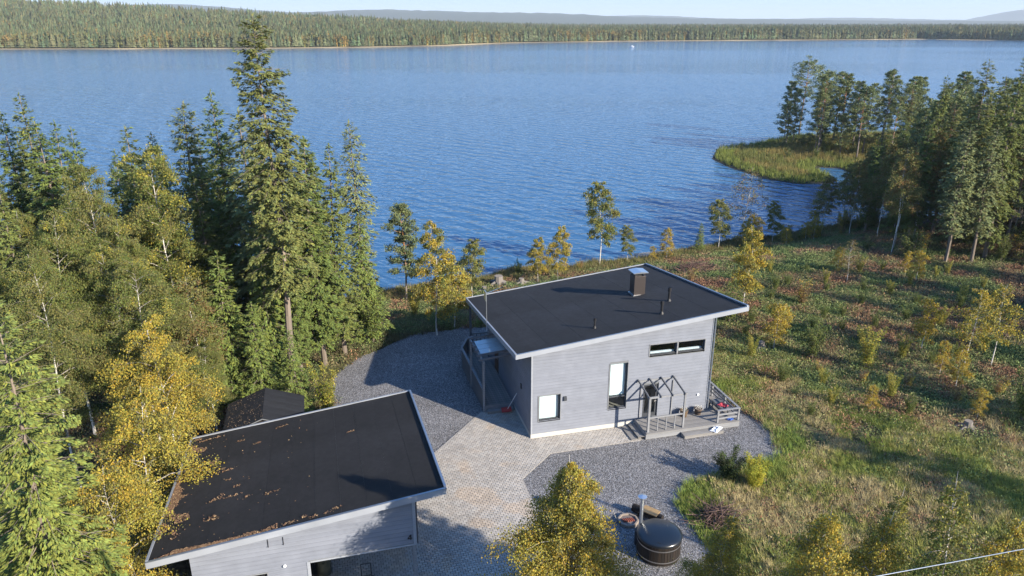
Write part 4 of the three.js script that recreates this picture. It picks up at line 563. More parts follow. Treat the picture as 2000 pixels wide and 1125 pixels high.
function birch(seed, H, o = {}) {                         // o: clear, R, leaf, N, cols [[colour, weight]...], lean [x, z]
  const { clear = 0.28, R = 0.19 * H, leaf = 0.10, N = 6000, cols = [[OLIVE, 1]], lean = [0, 0], fork = 0, slim = 1, sway = 0.22, cone = 0 } = o, r = rng(seed), G = new THREE.Group(), tk = new GB(), cr = new GB();
  const ph = r() * 6, axis = (y) => { const t = y / H; return V(lean[0] * t * H + sway * Math.sin(t * 5 + ph) * t * 1.4, y, lean[1] * t * H + sway * Math.cos(t * 4.3 + ph) * t * 1.4); };
  const pts = [], rad = []; for (let i = 0; i <= 14; i++) { pts.push(axis(H * i / 14)); rad.push(lerp(0.0085 * H, 0.005, Math.pow(i / 14, 0.6)) * slim); }
  const bark = () => { const k = r(); return k < 0.16 ? [0.09, 0.08, 0.07] : k < 0.3 ? [0.3, 0.28, 0.25] : [0.62, 0.59, 0.54]; };
  tk.tube(pts, rad, 7, bark);
  const stems = [], nb = Math.round((14 + H * 2.2) * (cone ? 2.3 : 1));
  for (let b = 0; b < nb; b++) {
    const t = Math.pow((b + r()) / nb, 0.9), y = H * lerp(clear, 0.97, t), prof = Math.sin(Math.PI * Math.pow(lerp(0.10, 0.96, t), 0.85)) * 0.85 + 0.18 * (1 - t), prof2 = cone ? Math.pow(1 - t, 0.95) * 1.15 : prof, L = R * prof2 * (0.6 + 0.75 * r()) + (cone ? 0.012 : 0.035) * H, a = b * 2.4 + r(), up = (cone ? lerp(0.45, 0.8, t) : lerp(0.45, 1.1, t)) + 0.5 * (r() - 0.3), out = V(Math.cos(a), 0, Math.sin(a)), p0 = axis(y);
    const at = (s) => p0.clone().addScaledVector(out, L * s).add(V(0, L * (up * s - 0.62 * s * s), 0));
    tk.tube([at(0), at(0.35), at(0.7), at(1)], [0.006 + 0.010 * L, 0.005 + 0.006 * L, 0.005, 0.003], 4, () => (r() < 0.5 ? [0.40, 0.37, 0.33] : [0.22, 0.19, 0.16]));
    stems.push([at, L, 0.15]);
    for (let k = 0; k < 3; k++) { const s0 = 0.3 + 0.55 * r(), q0 = at(s0), aa = a + (r() - 0.5) * 2.6, l2 = L * (0.3 + 0.35 * r()), o2 = V(Math.cos(aa), 0, Math.sin(aa)), at2 = (s) => q0.clone().addScaledVector(o2, l2 * s).add(V(0, l2 * (0.35 * s - 0.8 * s * s), 0)); if (l2 > 0.25) tk.tube([q0, at2(0.5), at2(1)], [0.007, 0.005, 0.003], 3, [0.19, 0.15, 0.125]); stems.push([at2, l2, 0.0]); }
  }
  const tot = stems.reduce((s, x) => s + Math.pow(x[1], 1.0), 0), cw = cols.reduce((s, x) => s + x[1], 0);
  for (const [at, L, s0] of stems) { let n = 2.1 * N * Math.pow(L, 1.0) / tot; n = Math.floor(n) + (r() < n % 1 ? 1 : 0); let kk = r() * cw, ci = 0; while (kk > cols[ci][1]) { kk -= cols[ci][1]; ci++; }
    for (let i = 0; i < n; i++) { let col = cols[ci][0]; if (r() < 0.35) { let k2 = r() * cw; let cj = 0; while (k2 > cols[cj][1]) { k2 -= cols[cj][1]; cj++; } col = cols[cj][0]; } const s = s0 + (1.02 - s0) * Math.pow(r(), 0.75), sp = 0.09 + (cone ? 0.3 : 0.26) * L, p = at(s).add(V((r() + r() - 1) * sp, (r() + r() - 1.25) * sp, (r() + r() - 1) * sp)); const d = V(r() - 0.5, -0.35 - 0.5 * r(), r() - 0.5).normalize(), nn = V(r() - 0.5, 0.55 * r(), r() - 0.5).normalize(), l = leaf * (0.7 + 0.6 * r()); kite(cr, p, d, nn, l, l * 0.42, jit(r, col, 0.7, 0.3)); } }
  add(tk.geo(), 'trunk', BARK, G); add(cr.geo(), 'crown', LEAF, G); return G;
}
const LEAF = leafMat(1, 0.38);
function pine(seed, H, o = {}) {                          // Scots pine: bare orange stem, tufted crown
  const { clear = 0.45, R = 0.14 * H, N = 7000, col = [0.150, 0.168, 0.080], tuft = 0.30, dead = 8 } = o, r = rng(seed), G = new THREE.Group(), tk = new GB(), cr = new GB();
  const ph = r() * 6, axis = (y) => V(0.25 * Math.sin(y / H * 4 + ph) * y / H, y, 0.25 * Math.cos(y / H * 3 + ph) * y / H), pts = [], rad = []; for (let i = 0; i <= 12; i++) { pts.push(axis(H * i / 12)); rad.push(lerp(0.011 * H, 0.02, i / 12)); }
  tk.tube(pts, rad, 7, (t) => { const k = 0.75 + 0.5 * r(), m = sstep(0.25, 0.6, t); return [lerp(0.17, 0.36, m) * k, lerp(0.14, 0.17, m) * k, lerp(0.12, 0.08, m) * k]; });
  for (let i = 0; i < dead; i++) { const y = H * lerp(0.15, clear + 0.1, r()), a = r() * 6.283, L = 0.4 + 1.0 * r(); tk.tube([axis(y), axis(y).add(V(Math.cos(a) * L, -0.15 * L, Math.sin(a) * L))], [0.02, 0.005], 3, [0.24, 0.21, 0.19]); }
  const cl = [], nb = Math.round(16 + H * 1.6);
  for (let b = 0; b < nb; b++) { const t = (b + r()) / nb, y = H * lerp(clear, 0.98, t), L = R * (0.45 + 0.75 * Math.sin(Math.PI * Math.pow(lerp(0.18, 0.97, t), 0.8))) * (0.55 + 0.7 * r()), a = b * 2.4 + r(), up = lerp(0.1, 0.8, t), out = V(Math.cos(a), 0, Math.sin(a)), p0 = axis(y), at = (s) => p0.clone().addScaledVector(out, L * s).add(V(0, L * (up * s - 0.25 * s * (1 - s)), 0)); tk.tube([at(0), at(0.5), at(1)], [0.018 + 0.01 * L, 0.02, 0.008], 4, [0.27, 0.16, 0.10]); for (let k = 0; k < 5; k++) cl.push([at(0.45 + 0.6 * r()).add(V((r() - 0.5) * 0.5 * L, (r() - 0.3) * 0.2 * L, (r() - 0.5) * 0.5 * L)), 0.16 + 0.16 * L * r() + 0.1]); }
  const n = Math.round(N / cl.length); for (const [c, s] of cl) { const base = jit(r, col, 0.35, 0.15); for (let i = 0; i < n; i++) { const d = V(r() - 0.5, r() * 0.75 - 0.2, r() - 0.5).normalize(), p = c.clone().add(V((r() - 0.5) * 1.6 * s, (r() - 0.5) * 0.9 * s, (r() - 0.5) * 1.6 * s)); const l = tuft * (0.6 + 0.7 * r()); kite(cr, p, d, V(r() - 0.5, r(), r() - 0.5).normalize(), l, l * 0.16, jit(r, base, 0.5, 0.25)); } }
  add(tk.geo(), 'trunk', BARK, G); add(cr.geo(), 'crown', NEEDLE, G); return G;
}
function bush(seed, H, o = {}) {                          // several stems from the ground
  const { R = 0.45 * H, N = 1500, leaf = 0.09, cols = [[GREENB, 1]], stems: ns = 9 } = o, r = rng(seed), G = new THREE.Group(), tk = new GB(), cr = new GB(), cw = cols.reduce((s, x) => s + x[1], 0);
  for (let b = 0; b < ns; b++) { const a = b * 2.4 + r(), L = H * (0.65 + 0.4 * r()), q = R * (0.25 + 0.75 * r()), at = (s) => V(Math.cos(a) * q * s * (0.5 + 0.5 * s), L * s, Math.sin(a) * q * s * (0.5 + 0.5 * s)); tk.tube([at(0), at(0.5), at(1)], [0.012 + 0.004 * H, 0.010, 0.003], 4, [0.2, 0.165, 0.13]); let kk = r() * cw, ci = 0; while (kk > cols[ci][1]) { kk -= cols[ci][1]; ci++; } for (let i = 0; i < N / ns; i++) { const s = 0.22 + 0.8 * r(), sp = 0.34 * R * (1.2 - 0.6 * s), p = at(s).add(V((r() + r() - 1) * sp, (r() - 0.5) * 0.5 * sp, (r() + r() - 1) * sp)), l = leaf * (0.7 + 0.6 * r()); kite(cr, p, V(r() - 0.5, 0.2 - 0.6 * r(), r() - 0.5).normalize(), V(r() - 0.5, 0.7, r() - 0.5).normalize(), l, l * 0.36, jit(r, cols[ci][0], 0.7, 0.3)); } }
  add(tk.geo(), 'stems', BARK, G); add(cr.geo(), 'crown', LEAF, G); return G;
}
// shared shapes: each tree below is a turned and scaled copy of one of these
const proto = {
  spruceTall: [spruce(11, 22, { clear: 0.34, R: 1.45, spray: 0.20, dens: 2.0, col: [0.150, 0.155, 0.050], ragged: 0.45, pow: 0.5, steep: 2.4 }), 22],
  spruceA: [spruce(12, 17, { R: 1.4, clear: 0.12, col: [0.135, 0.152, 0.042], pow: 0.68, steep: 1.5, dens: 1.8, spray: 0.19 }), 17], spruceB: [spruce(13, 17, { R: 1.3, col: [0.120, 0.152, 0.040], clear: 0.14, dens: 1.9, pow: 0.66, steep: 1.5, spray: 0.19 }), 17], spruceC: [spruce(14, 16, { R: 1.45, col: [0.160, 0.168, 0.058], clear: 0.17, ragged: 0.45, pow: 0.62, steep: 1.7, dens: 1.7, spray: 0.19 }), 16], spruceD: [spruce(15, 9, { R: 1.25, col: [0.135, 0.165, 0.042], clear: 0.03, spray: 0.2, dens: 1.2, pow: 0.75 }), 9],
  spruceNear: [spruce(16, 15, { R: 1.85, col: [0.180, 0.200, 0.050], spray: 0.135, dens: 1.2, clear: 0.04, ragged: 0.45, pow: 0.62, steep: 1.6 }), 15], sprucePale: [spruce(17, 16, { R: 1.3, col: [0.175, 0.19, 0.090], clear: 0.26, ragged: 0.5, dens: 1.1, pow: 0.6, steep: 1.8, spray: 0.24 }), 16],
  pineA: [pine(21, 15, { clear: 0.32, R: 2.0, N: 9000, dead: 14 }), 15], pineB: [pine(22, 15, { clear: 0.55, R: 2.3, N: 5500, dead: 22 }), 15], pineC: [pine(23, 9, { clear: 0.3, R: 1.15, N: 10000, tuft: 0.24, dead: 14, col: [0.12, 0.14, 0.07] }), 9], pineD: [pine(24, 13, { clear: 0.2, R: 1.9, N: 9000, dead: 6 }), 13],
  birchOlive: [birch(31, 16, { N: 24000, leaf: 0.078, R: 1.95, cols: [[OLIVE, 2.4], [GREENB, 2], [YELLOW, 0.15]], clear: 0.3 }), 16], birchOliveB: [birch(32, 14, { N: 22000, leaf: 0.078, R: 1.9, cols: [[OLIVE, 2], [GREENB, 2.2], [YELLOW, 0.2]], clear: 0.22 }), 14],
  birchLime: [birch(33, 15.4, { N: 19000, leaf: 0.082, R: 1.7, cols: [[GREENB, 2], [YELLOW, 1], [OLIVE, 1]], lean: [-0.07, 0], clear: 0.25 }), 15.4],
  birchGold: [birch(34, 9, { N: 17000, leaf: 0.072, R: 2.2, cols: [[GOLD, 2], [YELLOW, 2], [OLIVE, 1]], clear: 0.08 }), 9], birchGoldB: [birch(35, 7.5, { N: 15000, leaf: 0.07, R: 1.7, cols: [[YELLOW, 2.2], [GOLD, 1], [OLIVE, 1.3]], clear: 0.08 }), 7.5],
  birchNear: [birch(36, 9.5, { N: 80000, leaf: 0.058, R: 3.0, cone: 1, sway: 0.1, cols: [[YELLOW, 2.2], [GOLD, 1.6], [OLIVE, 1.6]], clear: 0.06 }), 9.5],
  birchNearThin: [birch(37, 12, { N: 19000, leaf: 0.055, R: 1.6, cone: 1, cols: [[OLIVE, 2], [GREENB, 1.8], [YELLOW, 0.8]], clear: 0.25 }), 12], birchNearGold: [birch(38, 11, { N: 34000, leaf: 0.055, R: 2.1, cone: 1, cols: [[OLIVE, 1.6], [GOLD, 1.8], [YELLOW, 2]], clear: 0.2 }), 11],
  birchShoreGreen: [birch(39, 8, { N: 4200, leaf: 0.115, R: 1.15, cols: [[GREENB, 2], [OLIVE, 1.6], [YELLOW, 0.8]], clear: 0.3 }), 8], birchShoreGold: [birch(40, 6, { N: 3600, leaf: 0.105, R: 0.95, cols: [[YELLOW, 2], [GOLD, 1.4], [OLIVE, 1]], clear: 0.22 }), 6],
  birchMix: [birch(41, 8.8, { N: 6500, leaf: 0.095, R: 1.1, cols: [[OLIVE, 1.5], [GOLD, 0.9], [GREENB, 1], [YELLOW, 1]], clear: 0.2 }), 8.8], birchBare: [birch(42, 8, { N: 900, leaf: 0.10, R: 1.3, cols: [[BROWN, 1], [OLIVE, 1]], clear: 0.3 }), 8],
  birchForest: [birch(43, 13, { N: 7000, leaf: 0.12, R: 1.55, cols: [[OLIVE, 2], [BROWN, 1], [GREENB, 1]], clear: 0.38 }), 13],
  birchSlim: [birch(45, 6, { N: 1500, leaf: 0.10, R: 0.95, cols: [[YELLOW, 2], [GOLD, 1.6], [OLIVE, 1.4]], clear: 0.34, sway: 0.12 }), 6],
  saplingGold: [birch(44, 3.5, { N: 1500, leaf: 0.075, R: 0.65, cols: [[GOLD, 2], [YELLOW, 1], [BROWN, 0.4]], clear: 0.22, slim: 1.3, sway: 0.08 }), 3.5],
  bushGreen: [bush(51, 3, { N: 2600, leaf: 0.10, R: 1.0, cols: [[[0.13, 0.17, 0.035], 1], [GREENB, 1]] }), 3], bushYellow: [bush(52, 3, { N: 2600, leaf: 0.10, R: 1.0, cols: [[YELLOW, 2], [[0.2, 0.22, 0.03], 1.4]] }), 3], bushDark: [bush(53, 1.5, { N: 1800, leaf: 0.07, R: 0.9, cols: [[DARKB, 2], [GREENB, 1]] }), 1.5], bushOrange: [bush(54, 1.6, { N: 1200, leaf: 0.075, R: 0.75, cols: [[GOLD, 1], [BROWN, 1.6]] }), 1.6], bushNear: [bush(55, 1.5, { N: 9000, leaf: 0.055, R: 0.85, cols: [[[0.45, 0.41, 0.05], 2], [[0.32, 0.33, 0.04], 1.2]], stems: 14 }), 1.5], bushNearDark: [bush(56, 1.5, { N: 9000, leaf: 0.055, R: 0.8, cols: [[DARKB, 2], [[0.05, 0.06, 0.025], 1.4]], stems: 14 }), 1.5],
};
const KIND = { s: ['spruce_tree', 'tree'], p: ['pine_tree', 'tree'], b: ['birch_tree', 'tree'], u: ['leafy_bush', 'bush'], y: ['birch_sapling', 'tree'] };
const standing = [];
function grow(kind, key, x, z, h, label, group, turn) {
  const [g, H0] = proto[key], o = g.clone(), s = h / H0; o.name = numbered(KIND[kind][0]); o.position.set(x, ground(x, z) - 0.05, z); o.scale.setScalar(s); o.rotation.y = turn ?? hash(x * 97, z * 89) * 6.283;
  if (turn === undefined) { const w = 0.9 + 0.25 * hash(z * 31, x * 17); o.scale.set(s * w, s, s * w); }
  tag(o, label, KIND[kind][1], group); scene.add(o); standing.push([x, z]); return o;
}
// left wood
grow('s', 'spruceTall', -13.4, -41.2, 22.4, 'tallest spruce, its top reaching the far shore line', undefined, 0.4);
grow('s', 'spruceB', -18.8, -47.8, 18, 'dark pointed spruce just left of the tallest spruce');
grow('s', 'spruceC', -21.6, -49.9, 17.5, 'ragged spruce with a broad pale top left of the dark pointed spruce');
grow('s', 'sprucePale', -16.7, -46.5, 17, 'pale sparse spruce close behind the tallest spruce on its left');
grow('s', 'spruceA', -27.1, -56.9, 15, 'small dark spruce tip above the lime birch');
grow('p', 'pineD', -31.9, -61.4, 13, 'low bushy pine near the water at the left');
grow('s', 'spruceB', -30.3, -51.5, 16, 'narrow spruce tip between the left edge spruce and the lime birch');
grow('s', 'spruceA', -30.8, -47.8, 18, 'big spruce at the left edge, rising into the lake');
grow('s', 'spruceB', -12.7, -45.4, 15.5, 'spruce directly right of the tallest spruce');
grow('s', 'spruceA', -11.7, -47.2, 14.8, 'spruce at the right edge of the left wood, beside the lake');
grow('s', 'sprucePale', -12.4, -57.4, 16.2, 'pale slim spruce at the right end of the left wood');
grow('b', 'birchLime', -20.4, -43.3, 15.4, 'yellow green birch with a long white trunk in the left wood', undefined, 0);
grow('b', 'birchOlive', -24.0, -40.9, 14.6, 'olive birch with a pale forked trunk at the left', undefined, 1);
grow('b', 'birchOliveB', -23.5, -36.6, 12.8, 'dense olive birch at the left edge below the big spruce');
grow('b', 'birchOliveB', -21.5, -38.5, 12.0, 'olive green birch right of the pale forked trunk');
grow('b', 'birchOlive', -21.6, -31.6, 12.2, 'olive birch above the near spruce at the left edge');
grow('b', 'birchOliveB', -18.6, -34.2, 11.2, 'olive yellow birch above the golden birch');
grow('b', 'birchGold', -16.6, -31.6, 9.2, 'golden birch overhanging the back left corner of the carport roof');
grow('b', 'birchGoldB', -15.6, -27.4, 8.0, 'golden birch touching the middle of the carport roof edge');
grow('b', 'birchGoldB', -14.5, -22.9, 7.3, 'yellow birch at the front left corner of the carport roof', undefined, 2);
grow('s', 'spruceNear', -14.1, -18.6, 15, 'near light green spruce filling the lower left corner', undefined, 1);
grow('s', 'spruceNear', -14.9, -15.0, 15.2, 'near spruce cut by the left edge of the picture', undefined, 3.4);
grow('s', 'spruceNear', -17.4, -22.6, 12.8, 'near spruce behind the two in the lower left corner', undefined, 5);
grow('b', 'birchOliveB', -16.6, -36.6, 6.2, 'low green birch beside the left slope of the shed');
grow('u', 'bushYellow', -10.9, -38.6, 3.4, 'yellow green bush right of the small shed');
for (const [k, x, z, h] of [['spruceD', -15.2, -42.5, 10], ['spruceD', -17.2, -41.0, 9.5], ['spruceA', -19.6, -45.5, 13], ['spruceC', -15.0, -48.6, 14], ['spruceA', -23.6, -46.0, 13.5], ['spruceB', -25.5, -50.5, 14], ['spruceA', -34.5, -52.0, 15.5], ['spruceC', -28.2, -44.2, 14], ['spruceA', -14.2, -52.5, 13.5], ['spruceB', -19.0, -54.5, 14], ['spruceC', -24.5, -57.5, 13], ['spruceA', -38.0, -56.5, 14], ['spruceD', -12.8, -39.0, 5.5], ['spruceA', -27.0, -38.6, 14], ['spruceB', -22.0, -44.4, 14.5], ['spruceA', -24.5, -47.4, 16], ['spruceB', -17.0, -50.5, 15.5], ['spruceA', -13.8, -49.2, 15], ['spruceB', -33.4, -49.4, 17], ['spruceA', -36.4, -47.5, 17.5], ['spruceC', -20.5, -52.2, 15], ['spruceD', -10.8, -50.4, 9.5], ['spruceB', -29.0, -54.4, 14.5], ['spruceB', -38.5, -51.5, 17], ['spruceB', -13.6, -43.6, 11], ['spruceD', -14.8, -39.6, 7], ['spruceA', -15.6, -44.8, 13], ['spruceB', -27.6, -43.6, 16.6], ['spruceA', -33.0, -45.2, 18], ['spruceB', -28.4, -46.8, 16.4], ['spruceA', -25.2, -52.6, 15.6], ['spruceB', -22.8, -54.6, 15.4]]) grow('s', k, x, z, h, 'spruce standing inside the dense left wood', 'spruces inside the left wood');
for (const [k, x, z, h] of [['birchOliveB', -26.5, -35.0, 11.5], ['birchOlive', -28.0, -41.0, 12], ['birchForest', -24.8, -43.4, 12], ['birchOliveB', -20.6, -36.2, 11.5], ['birchForest', -33.5, -46.5, 13], ['birchForest', -17.8, -38.6, 9]]) grow('b', k, x, z, h, 'olive birch standing inside the dense left wood', 'birches inside the left wood');
// between the wood and the house
grow('p', 'pineC', -9.6, -63.2, 8.9, 'slim pine with an orange stem at the water left of the house', undefined, 0);
grow('b', 'birchMix', -5.6, -50.9, 8.9, 'birch half green, half golden left of the house roof', undefined, 0.3);
grow('b', 'birchShoreGold', -4.4, -52.3, 6.2, 'golden birch close behind the half green birch left of the roof');
grow('b', 'birchShoreGreen', -3.4, -59.9, 6.0, 'green birch above the back left roof corner');
grow('b', 'birchShoreGreen', -10.6, -52.7, 4.6, 'thin green birch between the left wood and the slim pine');
grow('u', 'bushGreen', -10.1, -49.6, 4.0, 'leafy bush at the edge of the gravel below the slim pine');
grow('u', 'bushYellow', -7.8, -55.6, 2.6, 'low yellow bush beside the trunk of the half green birch');
grow('b', 'birchShoreGold', 2.5, -68.0, 4.6, 'short golden birch at the shore, left of a taller one'); grow('b', 'birchShoreGold', 4.5, -68.8, 5.6, 'golden birch at the shore above the middle of the roof');
grow('b', 'birchShoreGreen', 9.2, -74.4, 9.2, 'tall lone shore birch standing in front of the open lake', undefined, 0); grow('b', 'birchShoreGreen', 12.2, -75.2, 4.4, 'low leaning birch right of the tall lone shore birch');
grow('u', 'bushGreen', 0.6, -71.5, 1.8, 'green shore bush above the left part of the roof'); grow('u', 'bushOrange', 7.0, -72.5, 1.4, 'rusty bush below the tall lone shore birch');
// clearing to the right of the house
grow('b', 'birchShoreGold', 18.9, -56.6, 6.8, 'bushy yellow green birch beyond the right roof corner', undefined, 1.1);
grow('u', 'bushGreen', 16.6, -52.6, 3.6, 'green bush right behind the right roof corner');
grow('b', 'birchBare', 26.8, -83.2, 9.0, 'nearly bare pale birch in front of the reed point'); grow('b', 'birchShoreGreen', 23.2, -80.2, 6.0, 'green birch left of the nearly bare birch'); grow('s', 'spruceD', 20.8, -79.0, 3.6, 'small dark spruce at the shore right of the house'); grow('b', 'birchShoreGreen', 30.2, -83.0, 5.2, 'green birch right of the nearly bare birch');
grow('y', 'saplingGold', 18.7, -48.5, 3.7, 'small golden birch beside the grey stump in the clearing'); grow('u', 'bushGreen', 20.8, -46.8, 3.2, 'bright green rowan in the middle of the clearing', undefined, 1); grow('u', 'bushYellow', 23.8, -45.2, 3.2, 'yellow green rowan right of the bright green one');
grow('b', 'birchSlim', 30.0, -44.6, 6.0, 'golden birch with a white stem at the right of the clearing'); grow('b', 'birchSlim', 32.3, -45.4, 6.0, 'second golden birch with a white stem, nearer the right edge'); grow('y', 'saplingGold', 29.1, -48.2, 4.0, 'golden sapling left of the two white stemmed birches'); grow('y', 'saplingGold', 28.2, -44.2, 2.6, 'thin orange sapling in front of the two white stemmed birches');
grow('u', 'bushGreen', 29.6, -38.0, 3.4, 'green bush at the right edge of the sunlit grass'); grow('u', 'bushOrange', 24.0, -57.5, 2.2, 'rusty orange bush in the shaded part of the clearing'); grow('b', 'birchBare', 29.8, -62.4, 4.2, 'small bare spreading tree in front of the right wood');
grow('u', 'bushNearDark', 11.0, -32.2, 1.75, 'round dark bush at the lower edge of the gravel'); grow('u', 'bushNear', 12.15, -31.7, 1.7, 'bright yellow bush beside the round dark one'); grow('u', 'bushDark', 17.6, -41.3, 0.8, 'low dark green juniper in the grass right of the deck'); grow('u', 'bushDark', 15.8, -44.8, 0.7, 'low dark bush on the grass bank behind the deck corner');
for (const [k, x, z, h] of [['bushGreen', 25.4, -49.6, 1.5], ['bushGreen', 27.6, -52.2, 1.7], ['bushGreen', 22.6, -51.4, 1.5], ['bushGreen', 30.6, -53.5, 1.6], ['bushGreen', 20.6, -54.6, 1.4], ['bushGreen', 33.8, -50.8, 1.8], ['bushGreen', 24.4, -54.0, 1.4], ['bushGreen', 35.8, -55.4, 1.9], ['bushGreen', 28.6, -56.8, 1.5], ['bushGreen', 33.6, -41.6, 1.8], ['bushGreen', 21.8, -58.4, 1.3], ['bushGreen', 17.2, -50.4, 1.3]]) grow('u', k, x, z, h, 'low green willow bush in the shaded clearing', 'willow bushes in the clearing');
for (const [k, x, z, h] of [['bushOrange', 20.4, -44.6, 0.9], ['bushOrange', 22.6, -43.0, 1.0], ['bushOrange', 25.2, -42.4, 1.1], ['bushOrange', 27.2, -40.4, 1.2], ['bushOrange', 24.6, -46.6, 1.0], ['bushOrange', 19.4, -61.0, 1.4], ['bushOrange', 16.2, -63.5, 1.4], ['bushOrange', 21.6, -64.6, 1.3], ['bushOrange', 12.0, -66.0, 1.2], ['bushOrange', 30.2, -41.2, 1.3]]) grow('u', k, x, z, h, 'low rusty brown bush on the heath', 'rusty bushes on the heath');
// wood on the right
grow('s', 'spruceC', 44.7, -72.7, 18.6, 'tall spruce with a long bare stem in the right wood', undefined, 2);
grow('b', 'birchForest', 38.1, -71.3, 10.8, 'leaning pale stemmed birch at the near edge of the right wood', undefined, 1);
grow('s', 'spruceA', 46.4, -69.9, 19, 'dark spruce cut by the right edge of the picture');
grow('b', 'birchShoreGold', 54.5, -83.0, 11.5, 'golden crowned birch near the right edge of the picture');
grow('s', 'spruceD', 48.1, -90.0, 9, 'small slender spruce near the middle of the right wood');
grow('b', 'birchForest', 41.4, -90.2, 8.2, 'brown leaved birch at the inlet'); grow('b', 'birchBare', 37.6, -88.8, 6, 'thin bare birch standing at the edge of the inlet');
for (const [k, x, z, h] of [['spruceB', 56.3, -104, 15], ['pineA', 59.6, -106.9, 16], ['pineA', 53.7, -93, 16], ['spruceC', 53.1, -82.5, 17], ['spruceA', 51.2, -80.5, 16], ['spruceB', 58.5, -90, 17], ['pineB', 49.2, -84, 15], ['spruceA', 48.5, -77, 15.5], ['spruceC', 61, -97, 16], ['spruceB', 64, -104, 15], ['pineA', 54, -98.5, 14.5], ['spruceA', 60, -84, 17], ['spruceB', 56.5, -75, 17], ['spruceC', 52.6, -71, 16], ['spruceD', 44.2, -82, 8.5], ['spruceD', 50.6, -68, 9], ['pineA', 66, -92, 17], ['spruceA', 70, -100, 16], ['spruceB', 42, -85.5, 11.5], ['spruceA', 45, -90, 12.5], ['spruceB', 49, -93.4, 13], ['spruceC', 46.6, -79.6, 14.5], ['spruceB', 42.4, -76.4, 12.5]]) grow(k[0] === 'p' ? 'p' : 's', k, x, z, h, k[0] === 'p' ? 'pine standing inside the right wood' : 'spruce standing inside the right wood', k[0] === 'p' ? 'pines inside the right wood' : 'spruces inside the right wood');
for (const [k, x, z, h] of [['birchForest', 50.2, -100.1, 9.5], ['birchForest', 46.0, -86.5, 11], ['birchForest', 43.8, -78.0, 12], ['birchForest', 49.0, -74.0, 12.5], ['birchForest', 41.0, -80.5, 9.5], ['birchForest', 56.0, -88.0, 13], ['birchForest', 47.0, -96.0, 10], ['birchForest', 40.4, -75.4, 10], ['birchForest', 53.5, -76.5, 13], ['birchForest', 39.5, -84, 9], ['birchForest', 43, -88, 10], ['birchForest', 36.5, -84.6, 7.5], ['birchForest', 46.5, -91.6, 10.5]]) grow('b', k, x, z, h, 'brownish birch standing inside the right wood', 'birches inside the right wood');
{
  const r = rng(404), spots = standing.filter(([x, z]) => x > 34 && z < -60 && z > -115); let k = 0;
  for (let i = 0; i < 900 && k < 46; i++) { const x = lerp(39, 74, r()), z = lerp(-68, -107, r()); if (z < shoreAt(x) + 1.5 || x < 36 - (z + 68) * 0.12 || spots.some(([a, b]) => Math.hypot(a - x, b - z) < 2.3)) continue; spots.push([x, z]); k++; const q = r(), edge = z > -74; if (q < 0.62) grow('s', ['spruceA', 'spruceB', 'spruceC', 'sprucePale'][Math.floor(r() * 4)], x, z, (edge ? 11 : 13) + 4.5 * r(), 'spruce standing inside the right wood', 'spruces inside the right wood'); else if (q < 0.72) grow('p', 'pineA', x, z, 13 + 3 * r(), 'pine standing inside the right wood', 'pines inside the right wood'); else grow('b', 'birchForest', x, z, 8 + 5 * r(), 'brownish birch standing inside the right wood', 'birches inside the right wood'); }
  const mid = standing.filter(([x, z]) => x > 12 && x < 40 && z > -70); k = 0;
  for (let i = 0; i < 400 && k < 46; i++) { const x = lerp(16, 42, r()), z = lerp(-38, -66, r()); if (mid.some(([a, b]) => Math.hypot(a - x, b - z) < 1.8) || x / -z > 0.75 || x / -z < 0.31) continue; mid.push([x, z]); k++; const q = r(); if (q < 0.36) grow('y', 'saplingGold', x, z, 1.6 + 1.6 * r(), 'knee to head high golden birch sapling in the clearing', 'golden saplings in the clearing'); else if (q < 0.75) grow('u', 'bushGreen', x, z, 1.0 + 1.0 * r(), 'low green willow bush in the shaded clearing', 'willow bushes in the clearing'); else grow('u', 'bushYellow', x, z, 1.0 + 1.0 * r(), 'low yellow green bush in the clearing', 'yellow bushes in the clearing'); }
}
{ // undergrowth along the edge of the right wood and the inlet
  const r = rng(515); for (let i = 0; i < 34; i++) { const a = i < 18, x = a ? lerp(36, 62, r()) : lerp(32, 50, r()), z = a ? lerp(-66, -76, r()) - 0.12 * (x - 36) : shoreAt(x) + 1 + 5 * r(); const q = r(); grow('u', q < 0.4 ? 'bushGreen' : q < 0.7 ? 'bushDark' : q < 0.85 ? 'bushYellow' : 'bushOrange', x, z, 1.4 + 1.8 * r(), 'bush at the foot of the right wood', 'bushes along the right wood'); }
  const sp = rng(616); for (let i = 0; i < 12; i++) { const x = lerp(12, 36, sp()), z = shoreAt(x) + 1.5 + 4 * sp(); grow('y', 'saplingGold', x, z, 1.8 + 2.2 * sp(), 'young birch on the shore right of the house', 'young birches on the shore'); }
}
